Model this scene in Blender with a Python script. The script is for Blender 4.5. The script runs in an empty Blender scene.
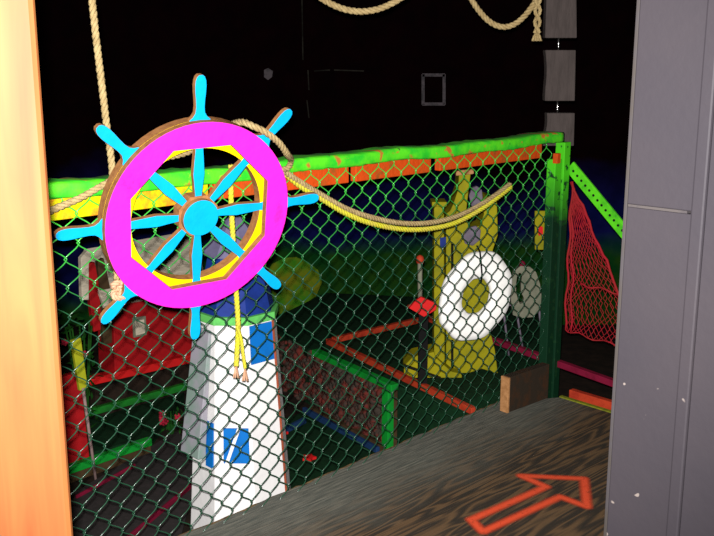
import bpy, bmesh, math, random
from mathutils import Vector, Matrix
random.seed(7)
S = bpy.context.scene
COL = S.collection
V = Vector

# ------------------------------------------------------------------ camera model (metres, eye 1.46 m above the deck)
FPX = 941.0
PITCH = math.radians(12.58)
EYE = V((0, 0, 1.46))
cp, sp = math.cos(PITCH), math.sin(PITCH)

def ray(x, y):
    dx = (x - 357) / FPX
    dy = (268 - y) / FPX
    return V((dx, cp + dy * sp, -sp + dy * cp))

def at(x, y, Y):
    r = ray(x, y)
    return EYE + r * (Y / r.y)

def G(x, y, z):
    r = ray(x, y)
    return EYE + r * ((z - EYE.z) / r.z)

# the fence line: D along it (away to the right), N from the deck out over the course
ANG = math.radians(45.2)
D = V((math.cos(ANG), math.sin(ANG), 0))
N = V((-D.y, D.x, 0))
A0 = V((-0.232, 3.013, 0))

def Fp(x, y, off=0.0):
    """point on the vertical plane parallel to the fence, off metres beyond it"""
    r = ray(x, y)
    t = ((A0 - EYE).dot(N) + off) / r.dot(N)
    return EYE + r * t

def FT(t, off, z):
    return A0 + D * t + N * off + V((0, 0, z))

def ft_of(p):
    return (p - A0).dot(D)

TC = 1.60          # fence corner, metres along D
CORNER = A0 + D * TC

# ------------------------------------------------------------------ materials
def lin(c):
    return tuple(((v / 255) / 12.92 if v / 255 <= 0.04045 else ((v / 255 + 0.055) / 1.055) ** 2.4) for v in c)

def new_mat(name):
    m = bpy.data.materials.new(name)
    m.use_nodes = True
    nt = m.node_tree
    return m, nt, nt.nodes['Principled BSDF']

def mat(name, col, rough=0.7, col2=None, scale=12.0, lo=0.4, hi=0.65, bump=0.0, bscale=40.0, spec=0.1, stretch=None, metal=0.0):
    """painted / bare surface: base colour with wear of a second colour from noise"""
    m, nt, b = new_mat(name)
    b.inputs['Roughness'].default_value = rough
    b.inputs['Specular IOR Level'].default_value = spec
    b.inputs['Metallic'].default_value = metal
    tc = nt.nodes.new('ShaderNodeTexCoord')
    src = tc.outputs['Object']
    if stretch:
        mp = nt.nodes.new('ShaderNodeMapping')
        mp.inputs['Scale'].default_value = stretch
        nt.links.new(src, mp.inputs['Vector'])
        src = mp.outputs['Vector']
    n = nt.nodes.new('ShaderNodeTexNoise')
    n.inputs['Scale'].default_value = scale
    n.inputs['Detail'].default_value = 6
    n.inputs['Roughness'].default_value = 0.65
    nt.links.new(src, n.inputs['Vector'])
    r = nt.nodes.new('ShaderNodeValToRGB')
    c2 = col2 if col2 else tuple(v * 0.72 for v in col)
    r.color_ramp.elements[0].position = lo
    r.color_ramp.elements[0].color = (*col, 1)
    r.color_ramp.elements[1].position = hi
    r.color_ramp.elements[1].color = (*c2, 1)
    nt.links.new(n.outputs['Fac'], r.inputs['Fac'])
    nt.links.new(r.outputs['Color'], b.inputs['Base Color'])
    if bump:
        n2 = nt.nodes.new('ShaderNodeTexNoise')
        n2.inputs['Scale'].default_value = bscale
        n2.inputs['Detail'].default_value = 4
        nt.links.new(src, n2.inputs['Vector'])
        bp = nt.nodes.new('ShaderNodeBump')
        bp.inputs['Strength'].default_value = bump
        bp.inputs['Distance'].default_value = 0.01
        nt.links.new(n2.outputs['Fac'], bp.inputs['Height'])
        nt.links.new(bp.outputs['Normal'], b.inputs['Normal'])
    return m

M = {}
M['magenta'] = mat('magenta_paint', (0.62, 0.012, 0.34), 0.6, (0.30, 0.008, 0.19), 11, 0.56, 0.74, 0.25, 30)
M['cyan'] = mat('cyan_paint', (0.0, 0.24, 0.46), 0.6, (0.0, 0.19, 0.40), 8, 0.45, 0.75, 0.2, 30)
M['ring_yellow'] = mat('ring_yellow_paint', (0.62, 0.42, 0.0), 0.6, (0.5, 0.33, 0.0), 10, 0.45, 0.7)
M['ply_edge'] = mat('bare_plywood_edge', (0.26, 0.115, 0.04), 0.85, (0.17, 0.07, 0.025), 60, 0.4, 0.65)
M['rope'] = mat('rope_fibre', (0.30, 0.225, 0.105), 0.9, (0.19, 0.13, 0.055), 50, 0.4, 0.7, 0.4, 300)
M['rope_yellow'] = mat('yellow_rope_fibre', (0.42, 0.40, 0.02), 0.9, (0.40, 0.33, 0.05), 25, 0.42, 0.66, 0.4, 300)
M['rope_white'] = mat('frayed_rope_fibre', (0.46, 0.27, 0.17), 0.9, (0.35, 0.18, 0.1), 60, 0.4, 0.7, 0.4, 300)
M['fascia_orange'] = mat('orange_board_paint', (0.40, 0.045, 0.004), 0.7, (0.12, 0.06, 0.01), 11, 0.52, 0.70, 0.3, 60)
M['fascia_yellow'] = mat('yellow_board_paint', (0.36, 0.38, 0.0), 0.7, (0.50, 0.13, 0.01), 9, 0.52, 0.66, 0.3, 60)
M['net_red'] = mat('red_net_cord', (0.26, 0.008, 0.016), 0.8, (0.16, 0.018, 0.012), 6, 0.4, 0.7)
M['white_paint'] = mat('white_paint', (0.58, 0.57, 0.56), 0.6, (0.50, 0.49, 0.50), 7, 0.5, 0.8, 0.15, 30)
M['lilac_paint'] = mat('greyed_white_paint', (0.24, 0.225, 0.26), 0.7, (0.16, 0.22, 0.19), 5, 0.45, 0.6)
M['window_blue'] = mat('blue_window_paint', (0.003, 0.105, 0.36), 0.5, (0.004, 0.085, 0.29), 20, 0.45, 0.7)
M['roof_blue'] = mat('deep_blue_paint', (0.007, 0.022, 0.15), 0.6, (0.005, 0.016, 0.10), 12, 0.45, 0.7)
M['roof_purple'] = mat('grey_purple_paint', (0.11, 0.10, 0.17), 0.7, (0.08, 0.07, 0.13), 12, 0.45, 0.7)
M['trim_green'] = mat('light_green_paint', (0.09, 0.38, 0.08), 0.6, (0.06, 0.25, 0.06), 20, 0.45, 0.7)
M['ring_white'] = mat('white_ring_paint', (0.78, 0.77, 0.74), 0.6, (0.66, 0.65, 0.62), 14, 0.5, 0.8, 0.2, 30)
M['olive'] = mat('olive_yellow_paint', (0.24, 0.21, 0.003), 0.7, (0.14, 0.14, 0.005), 6, 0.4, 0.68, 0.2, 30)
M['olive_groove'] = mat('dark_groove', (0.008, 0.008, 0.004), 0.9)
M['lilac_grey'] = mat('lilac_grey_paint', (0.12, 0.10, 0.13), 0.7, (0.07, 0.06, 0.08), 14, 0.45, 0.7)
M['red'] = mat('red_paint', (0.28, 0.006, 0.008), 0.65, (0.19, 0.004, 0.006), 9, 0.45, 0.7, 0.15, 30)
M['bright_red'] = mat('bright_red_paint', (0.48, 0.010, 0.010), 0.65, (0.4, 0.01, 0.01), 9, 0.45, 0.7)
M['red_rail'] = mat('orange_red_rail_paint', (0.34, 0.035, 0.012), 0.65, (0.2, 0.015, 0.008), 14, 0.45, 0.7)
M['pink_rail'] = mat('pink_red_rail_paint', (0.15, 0.006, 0.025), 0.65, (0.09, 0.004, 0.015), 14, 0.45, 0.7)
M['green_board'] = mat('green_board_paint', (0.004, 0.20, 0.02), 0.6, (0.003, 0.14, 0.014), 10, 0.45, 0.7)
M['dim_green'] = mat('dull_green_board_paint', (0.008, 0.13, 0.012), 0.7, (0.006, 0.07, 0.01), 10, 0.45, 0.7)
M['felt'] = mat('dark_green_felt', (0.003, 0.022, 0.007), 0.95, (0.002, 0.012, 0.004), 30, 0.4, 0.65)
M['grey_carpet'] = mat('grey_brown_carpet', (0.022, 0.020, 0.019), 0.95, (0.032, 0.026, 0.026), 30, 0.4, 0.65)
M['ground'] = mat('dark_ground', (0.010, 0.007, 0.005), 0.95, (0.02, 0.012, 0.008), 14, 0.4, 0.65)
M['black_post'] = mat('black_post_paint', (0.004, 0.004, 0.004), 0.8)
M['weathered'] = mat('weathered_grey_wood', (0.48, 0.42, 0.32), 0.9, (0.28, 0.25, 0.19), 7, 0.42, 0.7, 0.3, 30, stretch=(1, 1, 5))
M['dull_wood'] = mat('dull_brown_board', (0.05, 0.03, 0.013), 0.9, (0.03, 0.017, 0.008), 14, 0.4, 0.65)
M['tan_wood'] = mat('tan_board_end', (0.34, 0.17, 0.07), 0.9, (0.2, 0.09, 0.03), 30, 0.4, 0.65)
M['rust_wood'] = mat('brown_board_face', (0.020, 0.014, 0.009), 0.9, (0.04, 0.016, 0.006), 12, 0.45, 0.65, 0.2, 40)
M['block_grey'] = mat('grey_block_wood', (0.054, 0.043, 0.040), 0.9, (0.036, 0.029, 0.027), 9, 0.4, 0.7, 0.4, 40, stretch=(4, 4, 0.8))
M['steel'] = mat('bright_steel', (0.75, 0.74, 0.72), 0.25, None, 20, metal=1.0)
M['dull_blue'] = mat('dull_blue_curb', (0.008, 0.03, 0.09), 0.8)
M['pebble'] = mat('pebbles', (0.034, 0.026, 0.020), 0.85, (0.10, 0.016, 0.012), 16, 0.46, 0.60)
M['pole_pale'] = mat('pale_pole_paint', (0.24, 0.16, 0.15), 0.6)
M['yellow_board'] = mat('lime_yellow_paint', (0.30, 0.30, 0.01), 0.7, (0.2, 0.24, 0.01), 15, 0.4, 0.65)
M['leaf'] = mat('leaf_green', (0.004, 0.045, 0.005), 0.8, (0.012, 0.055, 0.004), 12, 0.4, 0.65)
M['petal'] = mat('red_petal', (0.30, 0.012, 0.03), 0.8)
M['edge_lime'] = mat('lime_edge_paint', (0.16, 0.17, 0.01), 0.8, (0.08, 0.09, 0.01), 30, 0.4, 0.65)
M['arch_grey'] = mat('grey_green_paint', (0.17, 0.165, 0.12), 0.8, (0.10, 0.11, 0.075), 9, 0.4, 0.65)

# camera-side fence paint: fluorescent near the rail and the corner, dark vinyl lower down (overspray, noise-broken)
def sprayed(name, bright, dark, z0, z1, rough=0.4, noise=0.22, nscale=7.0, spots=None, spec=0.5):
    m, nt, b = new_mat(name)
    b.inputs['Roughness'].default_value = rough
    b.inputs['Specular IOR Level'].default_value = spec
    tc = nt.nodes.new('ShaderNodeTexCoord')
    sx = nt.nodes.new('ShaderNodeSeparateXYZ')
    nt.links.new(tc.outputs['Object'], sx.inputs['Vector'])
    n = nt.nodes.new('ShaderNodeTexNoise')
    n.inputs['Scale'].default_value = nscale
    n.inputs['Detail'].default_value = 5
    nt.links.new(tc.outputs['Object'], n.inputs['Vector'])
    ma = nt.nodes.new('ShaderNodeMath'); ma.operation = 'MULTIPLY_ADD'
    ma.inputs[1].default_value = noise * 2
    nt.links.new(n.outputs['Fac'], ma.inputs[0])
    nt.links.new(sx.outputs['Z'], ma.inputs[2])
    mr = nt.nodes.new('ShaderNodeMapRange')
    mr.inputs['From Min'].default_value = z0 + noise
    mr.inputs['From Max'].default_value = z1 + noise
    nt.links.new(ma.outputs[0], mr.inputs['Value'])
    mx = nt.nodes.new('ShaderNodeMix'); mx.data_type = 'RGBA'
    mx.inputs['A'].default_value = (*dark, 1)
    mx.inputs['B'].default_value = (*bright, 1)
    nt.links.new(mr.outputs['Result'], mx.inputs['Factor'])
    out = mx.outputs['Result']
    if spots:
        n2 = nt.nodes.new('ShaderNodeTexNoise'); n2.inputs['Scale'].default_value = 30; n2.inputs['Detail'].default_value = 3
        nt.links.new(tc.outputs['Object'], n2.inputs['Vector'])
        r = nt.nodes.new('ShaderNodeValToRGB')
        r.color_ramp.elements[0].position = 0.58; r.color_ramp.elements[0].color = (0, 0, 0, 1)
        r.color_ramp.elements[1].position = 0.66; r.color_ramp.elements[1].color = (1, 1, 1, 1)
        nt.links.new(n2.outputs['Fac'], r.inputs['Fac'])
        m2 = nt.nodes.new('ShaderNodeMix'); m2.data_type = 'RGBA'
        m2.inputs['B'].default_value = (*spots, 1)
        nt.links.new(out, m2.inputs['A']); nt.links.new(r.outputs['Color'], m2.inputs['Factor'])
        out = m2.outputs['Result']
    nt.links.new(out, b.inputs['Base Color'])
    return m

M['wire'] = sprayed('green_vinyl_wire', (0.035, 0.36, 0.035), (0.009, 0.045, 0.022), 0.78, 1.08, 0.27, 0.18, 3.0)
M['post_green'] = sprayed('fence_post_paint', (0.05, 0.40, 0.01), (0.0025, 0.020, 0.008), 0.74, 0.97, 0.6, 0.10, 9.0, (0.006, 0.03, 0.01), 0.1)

def rail_mat():
    m, nt, b = new_mat('green_rail_paint')
    b.inputs['Roughness'].default_value = 0.7
    tc = nt.nodes.new('ShaderNodeTexCoord')
    def noise(scale, st=(1, 1, 1), det=6):
        mp = nt.nodes.new('ShaderNodeMapping'); mp.inputs['Scale'].default_value = st
        nt.links.new(tc.outputs['Object'], mp.inputs['Vector'])
        n = nt.nodes.new('ShaderNodeTexNoise'); n.inputs['Scale'].default_value = scale; n.inputs['Detail'].default_value = det
        nt.links.new(mp.outputs['Vector'], n.inputs['Vector'])
        return n.outputs['Fac']
    def ramp(f, a, c):
        r = nt.nodes.new('ShaderNodeMapRange')
        r.inputs['From Min'].default_value = a; r.inputs['From Max'].default_value = c
        nt.links.new(f, r.inputs['Value']); return r.outputs['Result']
    def mix(f, A, B):
        x = nt.nodes.new('ShaderNodeMix'); x.data_type = 'RGBA'
        nt.links.new(f, x.inputs['Factor'])
        for k, v in (('A', A), ('B', B)):
            if isinstance(v, tuple): x.inputs[k].default_value = (*v, 1)
            else: nt.links.new(v, x.inputs[k])
        return x.outputs['Result']
    c = mix(ramp(noise(5, (1, 4, 4)), 0.42, 0.62), (0.055, 0.46, 0.002), (0.008, 0.36, 0.006))
    c = mix(ramp(noise(3.2, (1, 7, 7)), 0.60, 0.66), c, (0.34, 0.10, 0.01))
    c = mix(ramp(noise(7, (1, 6, 6)), 0.68, 0.72), c, (0.03, 0.05, 0.01))
    nt.links.new(c, b.inputs['Base Color'])
    bp = nt.nodes.new('ShaderNodeBump'); bp.inputs['Strength'].default_value = 0.2; bp.inputs['Distance'].default_value = 0.01
    nt.links.new(noise(35), bp.inputs['Height']); nt.links.new(bp.outputs['Normal'], b.inputs['Normal'])
    return m
M['rail'] = rail_mat()

def wood_post_mat():
    m, nt, b = new_mat('orange_post_wood')
    b.inputs['Roughness'].default_value = 0.6
    b.inputs['Specular IOR Level'].default_value = 0.11
    tc = nt.nodes.new('ShaderNodeTexCoord')
    mp = nt.nodes.new('ShaderNodeMapping'); mp.inputs['Scale'].default_value = (14, 14, 0.9)
    nt.links.new(tc.outputs['Object'], mp.inputs['Vector'])
    n = nt.nodes.new('ShaderNodeTexNoise'); n.inputs['Scale'].default_value = 2.2; n.inputs['Detail'].default_value = 8; n.inputs['Distortion'].default_value = 0.6
    nt.links.new(mp.outputs['Vector'], n.inputs['Vector'])
    n2 = nt.nodes.new('ShaderNodeTexNoise'); n2.inputs['Scale'].default_value = 2.0; n2.inputs['Detail'].default_value = 3
    nt.links.new(tc.outputs['Object'], n2.inputs['Vector'])
    ad = nt.nodes.new('ShaderNodeMath'); ad.operation = 'MULTIPLY_ADD'; ad.inputs[1].default_value = 0.6
    nt.links.new(n2.outputs['Fac'], ad.inputs[0]); nt.links.new(n.outputs['Fac'], ad.inputs[2])
    r = nt.nodes.new('ShaderNodeValToRGB')
    r.color_ramp.elements[0].position = 0.55; r.color_ramp.elements[0].color = (0.092, 0.022, 0.0058, 1)
    r.color_ramp.elements[1].position = 1.1; r.color_ramp.elements[1].color = (0.112, 0.042, 0.0110, 1)
    nt.links.new(ad.outputs[0], r.inputs['Fac'])
    nt.links.new(r.outputs['Color'], b.inputs['Base Color'])
    return m
M['post_wood'] = wood_post_mat()

def deck_mat():
    """weathered plywood: long cathedral grain along the fence direction, greyer worn strip by the fence"""
    m, nt, b = new_mat('deck_plywood')
    b.inputs['Roughness'].default_value = 0.75
    b.inputs['Specular IOR Level'].default_value = 0.2
    tc = nt.nodes.new('ShaderNodeTexCoord')
    mp = nt.nodes.new('ShaderNodeMapping')
    mp.inputs['Scale'].default_value = (0.6, 6.0, 1)
    nt.links.new(tc.outputs['Object'], mp.inputs['Vector'])
    n = nt.nodes.new('ShaderNodeTexNoise'); n.inputs['Scale'].default_value = 1.5; n.inputs['Detail'].default_value = 3.0; n.inputs['Roughness'].default_value = 0.55; n.inputs['Distortion'].default_value = 0.25
    nt.links.new(mp.outputs['Vector'], n.inputs['Vector'])
    mu = nt.nodes.new('ShaderNodeMath'); mu.operation = 'MULTIPLY'; mu.inputs[1].default_value = 70.0
    nt.links.new(n.outputs['Fac'], mu.inputs[0])
    si = nt.nodes.new('ShaderNodeMath'); si.operation = 'SINE'
    nt.links.new(mu.outputs[0], si.inputs[0])
    r = nt.nodes.new('ShaderNodeValToRGB')
    r.color_ramp.elements[0].position = 0.0; r.color_ramp.elements[0].color = (0.024, 0.019, 0.014, 1)
    r.color_ramp.elements[1].position = 1.0; r.color_ramp.elements[1].color = (0.092, 0.054, 0.026, 1)
    e = r.color_ramp.elements.new(0.45); e.color = (0.042, 0.028, 0.017, 1)
    mr = nt.nodes.new('ShaderNodeMapRange'); mr.inputs['From Min'].default_value = -1; mr.inputs['From Max'].default_value = 1
    nt.links.new(si.outputs[0], mr.inputs['Value']); nt.links.new(mr.outputs['Result'], r.inputs['Fac'])
    # large grey wear
    n2 = nt.nodes.new('ShaderNodeTexNoise'); n2.inputs['Scale'].default_value = 2.6; n2.inputs['Detail'].default_value = 5
    nt.links.new(tc.outputs['Object'], n2.inputs['Vector'])
    sx = nt.nodes.new('ShaderNodeSeparateXYZ'); nt.links.new(tc.outputs['Object'], sx.inputs['Vector'])
    ma = nt.nodes.new('ShaderNodeMath'); ma.operation = 'MULTIPLY_ADD'; ma.inputs[1].default_value = 0.34
    nt.links.new(n2.outputs['Fac'], ma.inputs[0]); nt.links.new(sx.outputs['Y'], ma.inputs[2])
    mr2 = nt.nodes.new('ShaderNodeMapRange'); mr2.inputs['From Min'].default_value = -0.26; mr2.inputs['From Max'].default_value = 0.06
    nt.links.new(ma.outputs[0], mr2.inputs['Value'])
    n3 = nt.nodes.new('ShaderNodeTexNoise'); n3.inputs['Scale'].default_value = 18; n3.inputs['Detail'].default_value = 6
    nt.links.new(mp.outputs['Vector'], n3.inputs['Vector'])
    r3 = nt.nodes.new('ShaderNodeValToRGB')
    r3.color_ramp.elements[0].position = 0.35; r3.color_ramp.elements[0].color = (0.060, 0.064, 0.054, 1)
    r3.color_ramp.elements[1].position = 0.7; r3.color_ramp.elements[1].color = (0.125, 0.120, 0.096, 1)
    nt.links.new(n3.outputs['Fac'], r3.inputs['Fac'])
    mx = nt.nodes.new('ShaderNodeMix'); mx.data_type = 'RGBA'
    nt.links.new(mr2.outputs['Result'], mx.inputs['Factor']); nt.links.new(r.outputs['Color'], mx.inputs['A']); nt.links.new(r3.outputs['Color'], mx.inputs['B'])
    nt.links.new(mx.outputs['Result'], b.inputs['Base Color'])
    bp = nt.nodes.new('ShaderNodeBump'); bp.inputs['Strength'].default_value = 0.25; bp.inputs['Distance'].default_value = 0.004
    nt.links.new(mr.outputs['Result'], bp.inputs['Height']); nt.links.new(bp.outputs['Normal'], b.inputs['Normal'])
    return m
M['deck'] = deck_mat()
M['deck_edge'] = mat('splintered_ply_edge', (0.20, 0.125, 0.055), 0.9, (0.045, 0.032, 0.02), 26, 0.42, 0.6)

def grey_wall_mat():
    m = mat('grey_panel_paint', (0.0195, 0.0170, 0.0205), 0.6, (0.0225, 0.0190, 0.022), 3, 0.35, 0.7, 0.06, 60, spec=0.1)
    nt = m.node_tree; b = nt.nodes['Principled BSDF']
    tc = nt.nodes.new('ShaderNodeTexCoord')
    v = nt.nodes.new('ShaderNodeTexNoise'); v.inputs['Scale'].default_value = 42; v.inputs['Detail'].default_value = 1
    nt.links.new(tc.outputs['Object'], v.inputs['Vector'])
    r = nt.nodes.new('ShaderNodeValToRGB')
    r.color_ramp.elements[0].position = 0.775; r.color_ramp.elements[0].color = (0, 0, 0, 1)
    r.color_ramp.elements[1].position = 0.80; r.color_ramp.elements[1].color = (1, 1, 1, 1)
    nt.links.new(v.outputs['Fac'], r.inputs['Fac'])
    base = b.inputs['Base Color'].links[0].from_socket
    mx = nt.nodes.new('ShaderNodeMix'); mx.data_type = 'RGBA'
    mx.inputs['B'].default_value = (0.12, 0.10, 0.09, 1)
    nt.links.new(base, mx.inputs['A']); nt.links.new(r.outputs['Color'], mx.inputs['Factor'])
    nt.links.new(mx.outputs['Result'], b.inputs['Base Color'])
    return m
M['grey_wall'] = grey_wall_mat()
M['grey_chip'] = mat('pale_scuffed_edge', (0.026, 0.022, 0.020), 0.7, (0.026, 0.023, 0.025), 12, 0.45, 0.6)
M['seam'] = mat('pale_scratched_line', (0.036, 0.031, 0.030), 0.7, (0.024, 0.021, 0.024), 20, 0.5, 0.62)

def back_wall_mat():
    """black upper wall; mural: navy sea band and dark green painted bushes low down"""
    m, nt, b = new_mat('mural_wall')
    b.inputs['Roughness'].default_value = 0.9
    b.inputs['Specular IOR Level'].default_value = 0.0
    tc = nt.nodes.new('ShaderNodeTexCoord')
    sx = nt.nodes.new('ShaderNodeSeparateXYZ'); nt.links.new(tc.outputs['Object'], sx.inputs['Vector'])
    n = nt.nodes.new('ShaderNodeTexNoise'); n.inputs['Scale'].default_value = 1.6; n.inputs['Detail'].default_value = 5
    nt.links.new(tc.outputs['Object'], n.inputs['Vector'])
    def hz(amp, a, c, extra=None):
        ma = nt.nodes.new('ShaderNodeMath'); ma.operation = 'MULTIPLY_ADD'; ma.inputs[1].default_value = amp
        nt.links.new(n.outputs['Fac'], ma.inputs[0]); nt.links.new(sx.outputs['Z'], ma.inputs[2])
        if extra is not None:
            ad = nt.nodes.new('ShaderNodeMath'); ad.operation = 'ADD'
            nt.links.new(sx.outputs['Z'], ad.inputs[0]); nt.links.new(extra, ad.inputs[1]); nt.links.new(ad.outputs[0], ma.inputs[2])
        r = nt.nodes.new('ShaderNodeMapRange'); r.inputs['From Min'].default_value = a + amp * .5; r.inputs['From Max'].default_value = c + amp * .5
        nt.links.new(ma.outputs[0], r.inputs['Value']); return r.outputs['Result']
    def mix(f, A, B):
        x = nt.nodes.new('ShaderNodeMix'); x.data_type = 'RGBA'
        nt.links.new(f, x.inputs['Factor'])
        for k, v in (('A', A), ('B', B)):
            if isinstance(v, tuple): x.inputs[k].default_value = (*v, 1)
            else: nt.links.new(v, x.inputs[k])
        return x.outputs['Result']
    n4 = nt.nodes.new('ShaderNodeTexNoise'); n4.inputs['Scale'].default_value = 9; n4.inputs['Detail'].default_value = 4
    nt.links.new(tc.outputs['Object'], n4.inputs['Vector'])
    r4 = nt.nodes.new('ShaderNodeMapRange'); r4.inputs['From Min'].default_value = .35; r4.inputs['From Max'].default_value = .7
    nt.links.new(n4.outputs['Fac'], r4.inputs['Value'])
    green = mix(r4.outputs['Result'], (0.003, 0.030, 0.006), (0.012, 0.040, 0.004))
    navy = mix(r4.outputs['Result'], (0.002, 0.003, 0.028), (0.004, 0.005, 0.048))
    black = mix(r4.outputs['Result'], (0.0016, 0.0006, 0.0008), (0.0028, 0.0006, 0.0009))
    bay = nt.nodes.new('ShaderNodeMapRange')      # the painted sea dips lower at the far left
    bay.inputs['From Min'].default_value = -1.25; bay.inputs['From Max'].default_value = -1.6; bay.inputs['To Max'].default_value = 0.42
    nt.links.new(sx.outputs['X'], bay.inputs['Value'])
    c = mix(hz(0.35, 0.16, 0.30, bay.outputs['Result']), green, navy)
    c = mix(hz(0.6, 0.42, 0.78), c, black)
    nt.links.new(c, b.inputs['Base Color'])
    return m
M['mural'] = back_wall_mat()
M['black_wall'] = mat('black_wall_paint', (0.003, 0.002, 0.002), 0.9, None, 5, spec=0.1)
M['mural_bush'] = mat('mural_bush_green', (0.03, 0.14, 0.005), 0.9, (0.12, 0.13, 0.005), 6, 0.4, 0.62)
M['chalk'] = mat('grey_smudge', (0.06, 0.05, 0.055), 0.9, (0.03, 0.028, 0.03), 25, 0.45, 0.6)
M['faint_chalk'] = mat('faint_smudge', (0.024, 0.022, 0.022), 0.9, (0.005, 0.004, 0.004), 16, 0.45, 0.6)

# ------------------------------------------------------------------ mesh builder
class MB:
    def __init__(s):
        s.v = []; s.f = []; s.mi = []
    def quad(s, *ids, m=0):
        s.f.append(ids); s.mi.append(m)
    def add(s, vs, fs, m=0):
        o = len(s.v); s.v += [V(p) for p in vs]
        for f in fs:
            s.f.append(tuple(i + o for i in f)); s.mi.append(m)
    def box(s, c, ax, ay, az, m=0):
        """centre and three half-extent vectors"""
        c, ax, ay, az = V(c), V(ax), V(ay), V(az)
        vs = [c + ax * i + ay * j + az * k for k in (-1, 1) for j in (-1, 1) for i in (-1, 1)]
        fs = [(0, 2, 3, 1), (4, 5, 7, 6), (0, 1, 5, 4), (2, 6, 7, 3), (0, 4, 6, 2), (1, 3, 7, 5)]
        s.add(vs, fs, m)
    def beam(s, p0, p1, w, h, up=V((0, 0, 1)), m=0, ext=0.0):
        p0, p1 = V(p0), V(p1)
        d = (p1 - p0); L = d.length; d.normalize()
        side = d.cross(up).normalized(); u = side.cross(d)
        s.box((p0 + p1) / 2, d * (L / 2 + ext), side * w / 2, u * h / 2, m)
    def prism(s, poly, org, ux, uy, un, z0, z1, side_m=0, front_m=0, back_m=None):
        """polygon (2D, ccw) extruded along un"""
        n = len(poly); o = len(s.v)
        for z in (z0, z1):
            for (a, b) in poly: s.v.append(org + ux * a + uy * b + un * z)
        s.f.append(tuple(o + n + i for i in range(n))); s.mi.append(front_m)
        s.f.append(tuple(o + i for i in reversed(range(n)))); s.mi.append(side_m if back_m is None else back_m)
        for i in range(n):
            j = (i + 1) % n
            s.f.append((o + i, o + j, o + n + j, o + n + i)); s.mi.append(side_m)
    def ring(s, outer, inner, org, ux, uy, un, z0, z1, side_m=0, front_m=0):
        """annulus between two polygons with equal counts, extruded"""
        n = len(outer); o = len(s.v)
        for z in (z0, z1):
            for P in (outer, inner):
                for (a, b) in P: s.v.append(org + ux * a + uy * b + un * z)
        for i in range(n):
            j = (i + 1) % n
            s.f.append((o + 2*n + i, o + 2*n + j, o + 3*n + j, o + 3*n + i)); s.mi.append(front_m)
            s.f.append((o + i, o + n + i, o + n + j, o + j)); s.mi.append(side_m)
            s.f.append((o + i, o + j, o + 2*n + j, o + 2*n + i)); s.mi.append(side_m)
            s.f.append((o + n + j, o + n + i, o + 3*n + i, o + 3*n + j)); s.mi.append(side_m)
    def tube(s, pts, r, n=6, m=0, caps=True, closed=False):
        pts = [V(p) for p in pts]
        rs = r if isinstance(r, (list, tuple)) else [r] * len(pts)
        K = len(pts); o = len(s.v)
        t0 = (pts[1] - pts[0]).normalized()
        ref = V((0, 0, 1)) if abs(t0.z) < 0.9 else V((1, 0, 0))
        u = (ref - t0 * ref.dot(t0)).normalized()
        for k in range(K):
            if k == 0: t = pts[1] - pts[0]
            elif k == K - 1: t = pts[-1] - pts[-2]
            else: t = pts[k + 1] - pts[k - 1]
            t.normalize()
            u = (u - t * u.dot(t)).normalized(); w = t.cross(u)
            for i in range(n):
                a = 2 * math.pi * i / n
                s.v.append(pts[k] + (u * math.cos(a) + w * math.sin(a)) * rs[k])
        for k in range(K - 1):
            for i in range(n):
                j = (i + 1) % n
                s.f.append((o + k*n + i, o + k*n + j, o + (k+1)*n + j, o + (k+1)*n + i)); s.mi.append(m)
        if caps:
            s.f.append(tuple(o + i for i in reversed(range(n)))); s.mi.append(m)
            s.f.append(tuple(o + (K-1)*n + i for i in range(n))); s.mi.append(m)
    def rope(s, pts, r, lay=0.045, m=0, phase=0.0):
        """three-strand laid rope along a path"""
        P = resample(pts, r * 0.55)
        K = len(P)
        t0 = (P[1] - P[0]).normalized()
        ref = V((0, 0, 1)) if abs(t0.z) < 0.9 else V((1, 0, 0))
        u = (ref - t0 * ref.dot(t0)).normalized()
        fr = []; L = 0
        for k in range(K):
            t = (P[min(k+1, K-1)] - P[max(k-1, 0)]).normalized()
            u = (u - t * u.dot(t)).normalized()
            if k: L += (P[k] - P[k-1]).length
            fr.append((u.copy(), t.cross(u), L))
        for q in range(3):
            line = []
            for k in range(K):
                a = phase + 2 * math.pi * (fr[k][2] / lay + q / 3)
                line.append(P[k] + (fr[k][0] * math.cos(a) + fr[k][1] * math.sin(a)) * r * 0.5)
            s.tube(line, r * 0.56, 6, m)
    def lathe(s, prof, c, n=24, m=0):
        o = len(s.v)
        for (r, z) in prof:
            for i in range(n):
                a = 2 * math.pi * i / n
                s.v.append(V(c) + V((r * math.cos(a), r * math.sin(a), z)))
        for k in range(len(prof) - 1):
            for i in range(n):
                j = (i + 1) % n
                s.f.append((o + k*n + i, o + k*n + j, o + (k+1)*n + j, o + (k+1)*n + i)); s.mi.append(m)
    def build(s, name, mats, parent=None, bevel=0.0, smooth=False, origin=None):
        """one mesh object; vertices are world coordinates, origin at the given base point"""
        if not isinstance(mats, (list, tuple)): mats = [mats]
        po = V(parent['_o']) if parent is not None and '_o' in parent else V((0, 0, 0))
        if parent is None and origin is not None: po = V(origin)
        me = bpy.data.meshes.new(name)
        me.from_pydata([tuple(p - po) for p in s.v], [], s.f)
        for mm in mats: me.materials.append(mm)
        me.polygons.foreach_set('material_index', s.mi)
        if smooth: me.polygons.foreach_set('use_smooth', [True] * len(me.polygons))
        bm = bmesh.new(); bm.from_mesh(me)
        bmesh.ops.recalc_face_normals(bm, faces=bm.faces)
        bm.to_mesh(me); bm.free(); me.update()
        ob = bpy.data.objects.new(name, me); COL.objects.link(ob)
        if parent is not None:
            ob.parent = parent; ob['_o'] = tuple(po)
        else:
            ob.location = po
        if bevel:
            md = ob.modifiers.new('bevel', 'BEVEL'); md.width = bevel; md.segments = 2; md.limit_method = 'ANGLE'
        return ob

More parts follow.
